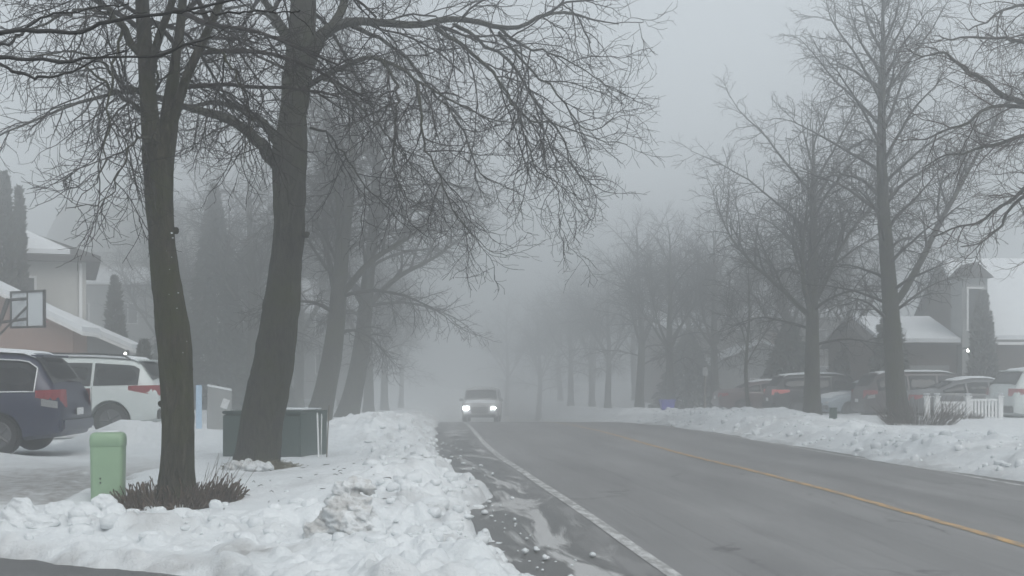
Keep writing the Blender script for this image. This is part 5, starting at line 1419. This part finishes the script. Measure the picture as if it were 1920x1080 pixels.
# basketball hoop
def hoop():
    Y = 30.0
    c = at(52, 580, Y); gx_ = c.x - 1.15; gz_ = gz_left(gx_, Y)
    o = empty('basketball_hoop', (gx_, Y, gz_), 0, 'portable basketball hoop on a slanted pole above the navy minivan', 'basketball hoop')
    cz = c.z - gz_; cxr = c.x - gx_
    # backboard, facing the road obliquely
    bd = empty('tmp', (0, 0, 0)); bpy.data.objects.remove(bd)
    fr = bmesh.new(); W, Hh = .62, .44
    for a in ((-W, W, -Hh, -Hh + .05), (-W, W, Hh - .05, Hh), (-W, -W + .05, -Hh, Hh), (W - .05, W, -Hh, Hh)): bm_box(fr, -.03, .03, a[0], a[1], a[2], a[3])
    bm_box(fr, -.02, .02, -.02, .02, -Hh, Hh)
    b = obj('backboard', fr, M['black'], o); b.location = (cxr, 0, cz); b.rotation_euler = (0, 0, R(58))
    g, nt, bs = new_mat('clear_board'); bs.inputs['Base Color'].default_value = (.62, .66, .68, 1); bs.inputs['Roughness'].default_value = .25
    box('panel', g, b, -.008, .008, -W + .05, W - .05, -Hh + .05, Hh - .05)
    bm = bmesh.new(); n = 24; pts = [(.30 + .22 * math.cos(k * 6.283 / n), .22 * math.sin(k * 6.283 / n), -.28) for k in range(n + 1)]
    V, Q = tubes([(np.array(pts), np.full(n + 1, .012))], 6); obj('rim', np_mesh('rim', V, Q), M['lamp_red'], b)
    rod('pole', M['black'], o, (-.55, 0, 0), (cxr - .45, 0, cz + .25), .055)
    rod('arm', M['black'], o, (cxr - .50, .05, cz + .22), (cxr - .03, .03, cz + .25), .035); rod('arm', M['black'], o, (cxr - .62, .05, cz - .30), (cxr - .03, .03, cz - .22), .035)
    rod('strut', M['black'], o, (cxr - .95, -.03, cz - .9), (cxr - .03, .0, cz + .05), .028)
    box('base', M['black'], o, -1.2, -.2, -.4, .4, -.02, .2, .06)
hoop()

# ------------------------------------------------------------------ cut bush round tree 1, grass at tree 2
def stalk_bush(name, c, rad, n, hmin, hmax, mat, label, whips=0, gz=gz_left, seed=3, litter=True, spread=.55, up=.9, thick=1.0):
    rn = random.Random(seed)
    root = empty(name, (c[0], c[1], gz(c[0], c[1])), 0, label, 'bush')
    z0 = root.location.z
    ch = []
    for i in range(n):
        a = rn.random() * 6.283; rr = rad * (.22 + .78 * rn.random() ** .6)
        x, y = math.cos(a) * rr, math.sin(a) * rr * .8
        zz = gz(c[0] + x, c[1] + y) - z0 - .03
        h = (hmin + (hmax - hmin) * rn.random() ** 1.6) * (1.15 - .5 * rr / rad) * (1.35 if rn.random() < .08 else 1)
        k = spread * rr / rad
        d = Vector((math.cos(a) * k + rn.gauss(0, .30), math.sin(a) * k + rn.gauss(0, .30), up)).normalized()
        p = Vector((x, y, zz)); r0 = rn.uniform(.0045, .010) * thick
        P = np.array([p[:], (p + d * h * .5 + Vector((rn.gauss(0, .022), rn.gauss(0, .022), 0)))[:], (p + d * h)[:]])
        ch.append((P, np.array([r0 * 1.2, r0, r0 * .9])))
    if whips:
        for i in range(whips):
            a = rn.uniform(-1.2, 1.2) if rn.random() < .75 else rn.random() * 6.28; rr = rad * rn.uniform(.5, .95)
            p = Vector((math.cos(a) * rr, math.sin(a) * rr * .7, gz(c[0] + math.cos(a) * rr, c[1] + math.sin(a) * rr * .7) - z0)); h = rn.uniform(.25, .55)
            d = Vector((rn.gauss(.25, .25), rn.gauss(0, .2), 1)).normalized()
            P = np.array([(p + d * h * t + Vector((.05 * t * t, 0, 0))).to_tuple() for t in np.linspace(0, 1, 5)]); ch.append((P, np.linspace(.0028, .0015, 5)))
    V, Q = tubes(ch, 5); obj('stalks', np_mesh('stalks', V, Q), mat, root)
    if litter:
        b = bmesh.new(); bmesh.ops.create_icosphere(b, subdivisions=4, radius=1)
        for v in b.verts:
            k = 1 + .25 * float(fbm(np.array([v.co.x * 4]), np.array([v.co.y * 4 + v.co.z * 3]), 9, 3)[0])
            v.co = Vector((v.co.x * rad * .86 * k, v.co.y * rad * .68 * k, v.co.z * .10 * k + .0))
        smooth(obj('leaf_litter', b, M['leaf_litter'], root))
    return root
stalk_bush('cut_bush', (b1.x + .03, Y1 - .12), .68, 1000, .10, .38, M['stalk'], 'clipped brown bush of cut stalks round the foot of the forked tree', 26)
cR = put_r(1724, 32.2)
stalk_bush('twiggy_bush', (cR[0], cR[1]), .85, 420, .40, 1.05, M['twig_brown'], 'bare twiggy brown bush at the foot of the tall right tree', 0, gz_right, 8, False, 1.0, .9, .55)
cR2 = put_r(1800, 36.2)
stalk_bush('low_shrub', (cR2[0], cR2[1]), .6, 200, .12, .32, M['twig_brown'], 'low snow dusted shrub in front of the white picket fence', 0, gz_right, 12, False, .8, .8)

def grass_patch():
    rn = random.Random(4); root = empty('grass_tuft', (b2.x + .10, Y2 - .30, gz_left(b2.x, Y2 - .3)), 0, 'matted dry grass and soil at the foot of the thick leaning trunk', 'grass tuft')
    ch = []
    for i in range(900):
        a = rn.random() * 6.283; rr = .55 * rn.random() ** .5; x, y = math.cos(a) * rr, math.sin(a) * rr * .55
        h = rn.uniform(.03, .12); d = Vector((rn.gauss(0, .7), rn.gauss(0, .7), .7)).normalized()
        z = .08 * (1 - (rr / .55) ** 2)
        P = np.array([(x, y, z), (x + d.x * h * .6, y + d.y * h * .6, z + d.z * h * .7), (x + d.x * h * 1.2, y + d.y * h * 1.2, z + d.z * h * .8)]); ch.append((P, np.array([.004, .003, .002])))
    V, Q = tubes(ch, 3); obj('blades', np_mesh('blades', V, Q), M['dry_grass'], root)
    V, T = blob(np.random.RandomState(2), (0, 0, 0), 1.0, 8, 4, .3, 2.4)
    V = V * np.array([.52, .30, .085]); obj('turf', np_mesh('turf', V, T), M['dry_grass'], root)
grass_patch()

chunk('snow_lump', 452, 893, 17.55, [(0, 0, .05, .09), (.14, -.02, .05, .08), (.26, .03, .04, .09), (-.12, .03, .04, .08), (.38, -.03, .03, .07), (.07, .10, .08, .08)], M['snow_dirty'], 'low crumbling dirty snow at the foot of the thick leaning trunk')

# fallen twigs on the snow, grit
rn = random.Random(8); ch = []
for i in range(46):
    x = rn.uniform(-3.4, -1.0); y = rn.uniform(12.5, 17.5); z = gz_left(x, y) + .012; a = rn.random() * 6.28; l = rn.uniform(.03, .10)
    ch.append((np.array([(x, y, z), (x + math.cos(a) * l * .5, y + math.sin(a) * l * .5, z + rn.uniform(0, .02)), (x + math.cos(a) * l, y + math.sin(a) * l, z + .004)]), np.array([.004, .004, .002])))
V, Q = tubes(ch, 4); tag(obj('fallen_twigs', np_mesh('fallen_twigs', V, Q), M['twig']), 'bits of twig fallen on the near snow', kind='stuff')

# ------------------------------------------------------------------ right verge: fence, marker box, bin, stake
def fence():
    Y = 37.0
    ts = [(1757, 744), (1815, 738), (1876, 742)]
    x0 = at(1738, 740, Y).x; x1 = at(1880, 740, Y).x
    zb = gz_right((x0 + x1) / 2, Y) - .25
    root = empty('picket_fence', (x0, Y, zb), R(2), 'white picket fence with square posts in front of the grey sedan', 'fence')
    H = z_top(749, Y) - zb
    for k, px in enumerate((1738, 1757, 1816, 1877)):
        x = at(px, 700, Y).x - x0
        p = box('post', M['trim_white'], root, x - .07, x + .07, -.07, .07, 0, H + .06, .01)
        b = bmesh.new(); bm_box(b, x - .10, x + .10, -.10, .10, H + .06, H + .10, .01); bm_box(b, x - .06, x + .06, -.06, .06, H + .10, H + .14, .02); obj('post_cap', b, M['trim_white'], p)
        b = bmesh.new(); bm_box(b, x - .09, x + .09, -.09, .09, H + .135, H + .175, .02); obj('snow_cap', b, M['snow_cap'], p)
    for a, b_ in ((1757, 1816), (1816, 1877)):
        xa, xb = at(a, 700, Y).x - x0 + .071, at(b_, 700, Y).x - x0 - .071
        dz = -.06 if a == 1757 else .02
        box('top_rail', M['trim_white'], root, xa, xb, -.035, .035, H - .07 + dz, H + .0 + dz, .006)
        box('bottom_rail', M['trim_white'], root, xa, xb, -.03, .03, .18, .24, .006)
        n = 8
        for i in range(n):
            xm = xa + (xb - xa) * (i + .5) / n; box('picket', M['trim_white'], root, xm - .032, xm + .032, -.012, .012, .241, H - .071 + dz)
fence()
def small_things():
    x, Y, z = put_r(1562, 30.0); z = z + .02
    o = empty('marker_box', (x, Y, z), 0, 'small grey-green marker box in the snow between the two right trees', 'utility box')
    prism('housing', M['green_dark'], o, [(-.085, -.1), (.085, -.1), (.072, .27), (-.072, .27)], 'y', -.07, .07, .012); box('lid', M['green_dark'], o, -.085, .085, -.085, .085, .27, .30, .01)
    x, Y, z = put_r(1251, 55); 
    o = empty('recycling_bin', (x, Y, z), R(8), 'blue-violet recycling bin at the misty right verge', 'bin')
    bm = bmesh.new()
    lo = [bm.verts.new(v) for v in ((-.24, -.17, 0), (.24, -.17, 0), (.24, .17, 0), (-.24, .17, 0))]; up = [bm.verts.new(v) for v in ((-.30, -.22, .42), (.30, -.22, .42), (.30, .22, .42), (-.30, .22, .42))]
    inn = [bm.verts.new(v) for v in ((-.27, -.19, .42), (.27, -.19, .42), (.27, .19, .42), (-.27, .19, .42))]; bot = [bm.verts.new(v) for v in ((-.22, -.15, .05), (.22, -.15, .05), (.22, .15, .05), (-.22, .15, .05))]
    bm.faces.new(lo[::-1]); bm.faces.new(bot)
    for i in range(4):
        j = (i + 1) % 4; bm.faces.new((lo[i], lo[j], up[j], up[i])); bm.faces.new((up[i], up[j], inn[j], inn[i])); bm.faces.new((inn[i], inn[j], bot[j], bot[i]))
    tub = obj('tub', bm, M['purple'], o); tub.location.z = .10
    rim = bmesh.new()
    for a in ((-.32, .32, -.24, -.215), (-.32, .32, .215, .24), (-.32, -.295, -.215, .215), (.295, .32, -.215, .215)): bm_box(rim, a[0], a[1], a[2], a[3], .49, .54)
    obj('rim', rim, M['purple'], o)
    x, Y, z = put_r(1322, 52)
    o = empty('road_marker', (x, Y, z), 0, 'thin grey post on the right verge left of the young tree', 'post')
    rod('pole', M['wood_stake'], o, (0, 0, -.2), (0, 0, 1.95), .04, .035); box('base_plate', M['wood_stake'], o, -.09, .09, -.09, .09, -.02, .02); box('panel', M['siding_grey'], o, -.10, .10, -.055, -.042, 1.55, 1.9, .004)
small_things()

# ------------------------------------------------------------------ haze
def haze():
    bm = bmesh.new(); bm_box(bm, -75, 75, -30, 165, -5.2, 14.5)
    m = bpy.data.materials.new('fog'); m.use_nodes = True; nt = m.node_tree; nt.nodes.clear()
    out = nt.nodes.new('ShaderNodeOutputMaterial'); v = nt.nodes.new('ShaderNodeVolumePrincipled')
    v.inputs['Color'].default_value = (.89, .895, .895, 1); v.inputs['Density'].default_value = FOG; v.inputs['Anisotropy'].default_value = .9
    nt.links.new(v.outputs['Volume'], out.inputs['Volume'])
    o = obj('haze', bm, m); tag(o, 'thick grey winter fog over the street', kind='stuff')
FOG = 0.0202
haze()

# ------------------------------------------------------------------ camera, sky, sun
cam = bpy.data.cameras.new('camera'); co = bpy.data.objects.new('camera', cam); link(co)
co.location = (0, 0, HC); co.rotation_euler = (R(90), 0, 0)
cam.sensor_width = 36; cam.lens = 36 * F / 1920; cam.shift_y = (YH - 540) / 1920
cam.clip_start = .05; cam.clip_end = 2000
scene.camera = co

w = bpy.data.worlds.new('World'); scene.world = w; w.use_nodes = True
nt = w.node_tree; bg = nt.nodes['Background']
sky = nt.nodes.new('ShaderNodeTexSky'); sky.sky_type = 'NISHITA'; sky.sun_disc = False
SUN_EL, SUN_RZ = R(48), R(150)
sky.sun_elevation = SUN_EL; sky.sun_rotation = SUN_RZ; sky.dust_density = 6.0; sky.air_density = 1.0; sky.ozone_density = 1.0
hs = nt.nodes.new('ShaderNodeHueSaturation'); hs.inputs['Saturation'].default_value = .22
nt.links.new(sky.outputs[0], hs.inputs['Color'])
mx = nt.nodes.new('ShaderNodeMix'); mx.data_type = 'RGBA'; mx.inputs[0].default_value = .75
mx.inputs[7].default_value = (5.3, 5.82, 6.2, 1)          # even cloud cover
nt.links.new(hs.outputs[0], mx.inputs[6]); nt.links.new(mx.outputs[2], bg.inputs['Color'])
bg.inputs['Strength'].default_value = .10

sl = bpy.data.lights.new('sun', 'SUN'); sl.energy = .8; sl.angle = R(35); sl.color = (1, .97, .93)
so = bpy.data.objects.new('sun', sl); link(so)
# the sky's sun stands at rotation SUN_RZ (clockwise from +Y); the lamp shines from the same place
sd = Vector((math.sin(SUN_RZ) * math.cos(SUN_EL), math.cos(SUN_RZ) * math.cos(SUN_EL), math.sin(SUN_EL)))
so.rotation_euler = sd.to_track_quat('Z', 'Y').to_euler()
so.location = sd * 60 

vs = scene.view_settings; vs.view_transform = 'Standard'; vs.look = 'None'; vs.gamma = 1; vs.exposure = 0.56; vs.use_curve_mapping = False
scene.render.engine = 'CYCLES'
cy = scene.cycles
cy.use_denoising = True
try: cy.denoiser = 'OPENIMAGEDENOISE'; cy.denoising_input_passes = 'RGB_ALBEDO_NORMAL'; cy.denoising_prefilter = 'ACCURATE'
except Exception: pass
cy.max_bounces = 10; cy.diffuse_bounces = 3; cy.glossy_bounces = 2; cy.transmission_bounces = 2; cy.volume_bounces = 6; cy.transparent_max_bounces = 4
cy.caustics_reflective = False; cy.caustics_refractive = False
cy.sample_clamp_indirect = 4
cy.use_adaptive_sampling = True; cy.adaptive_threshold = .01
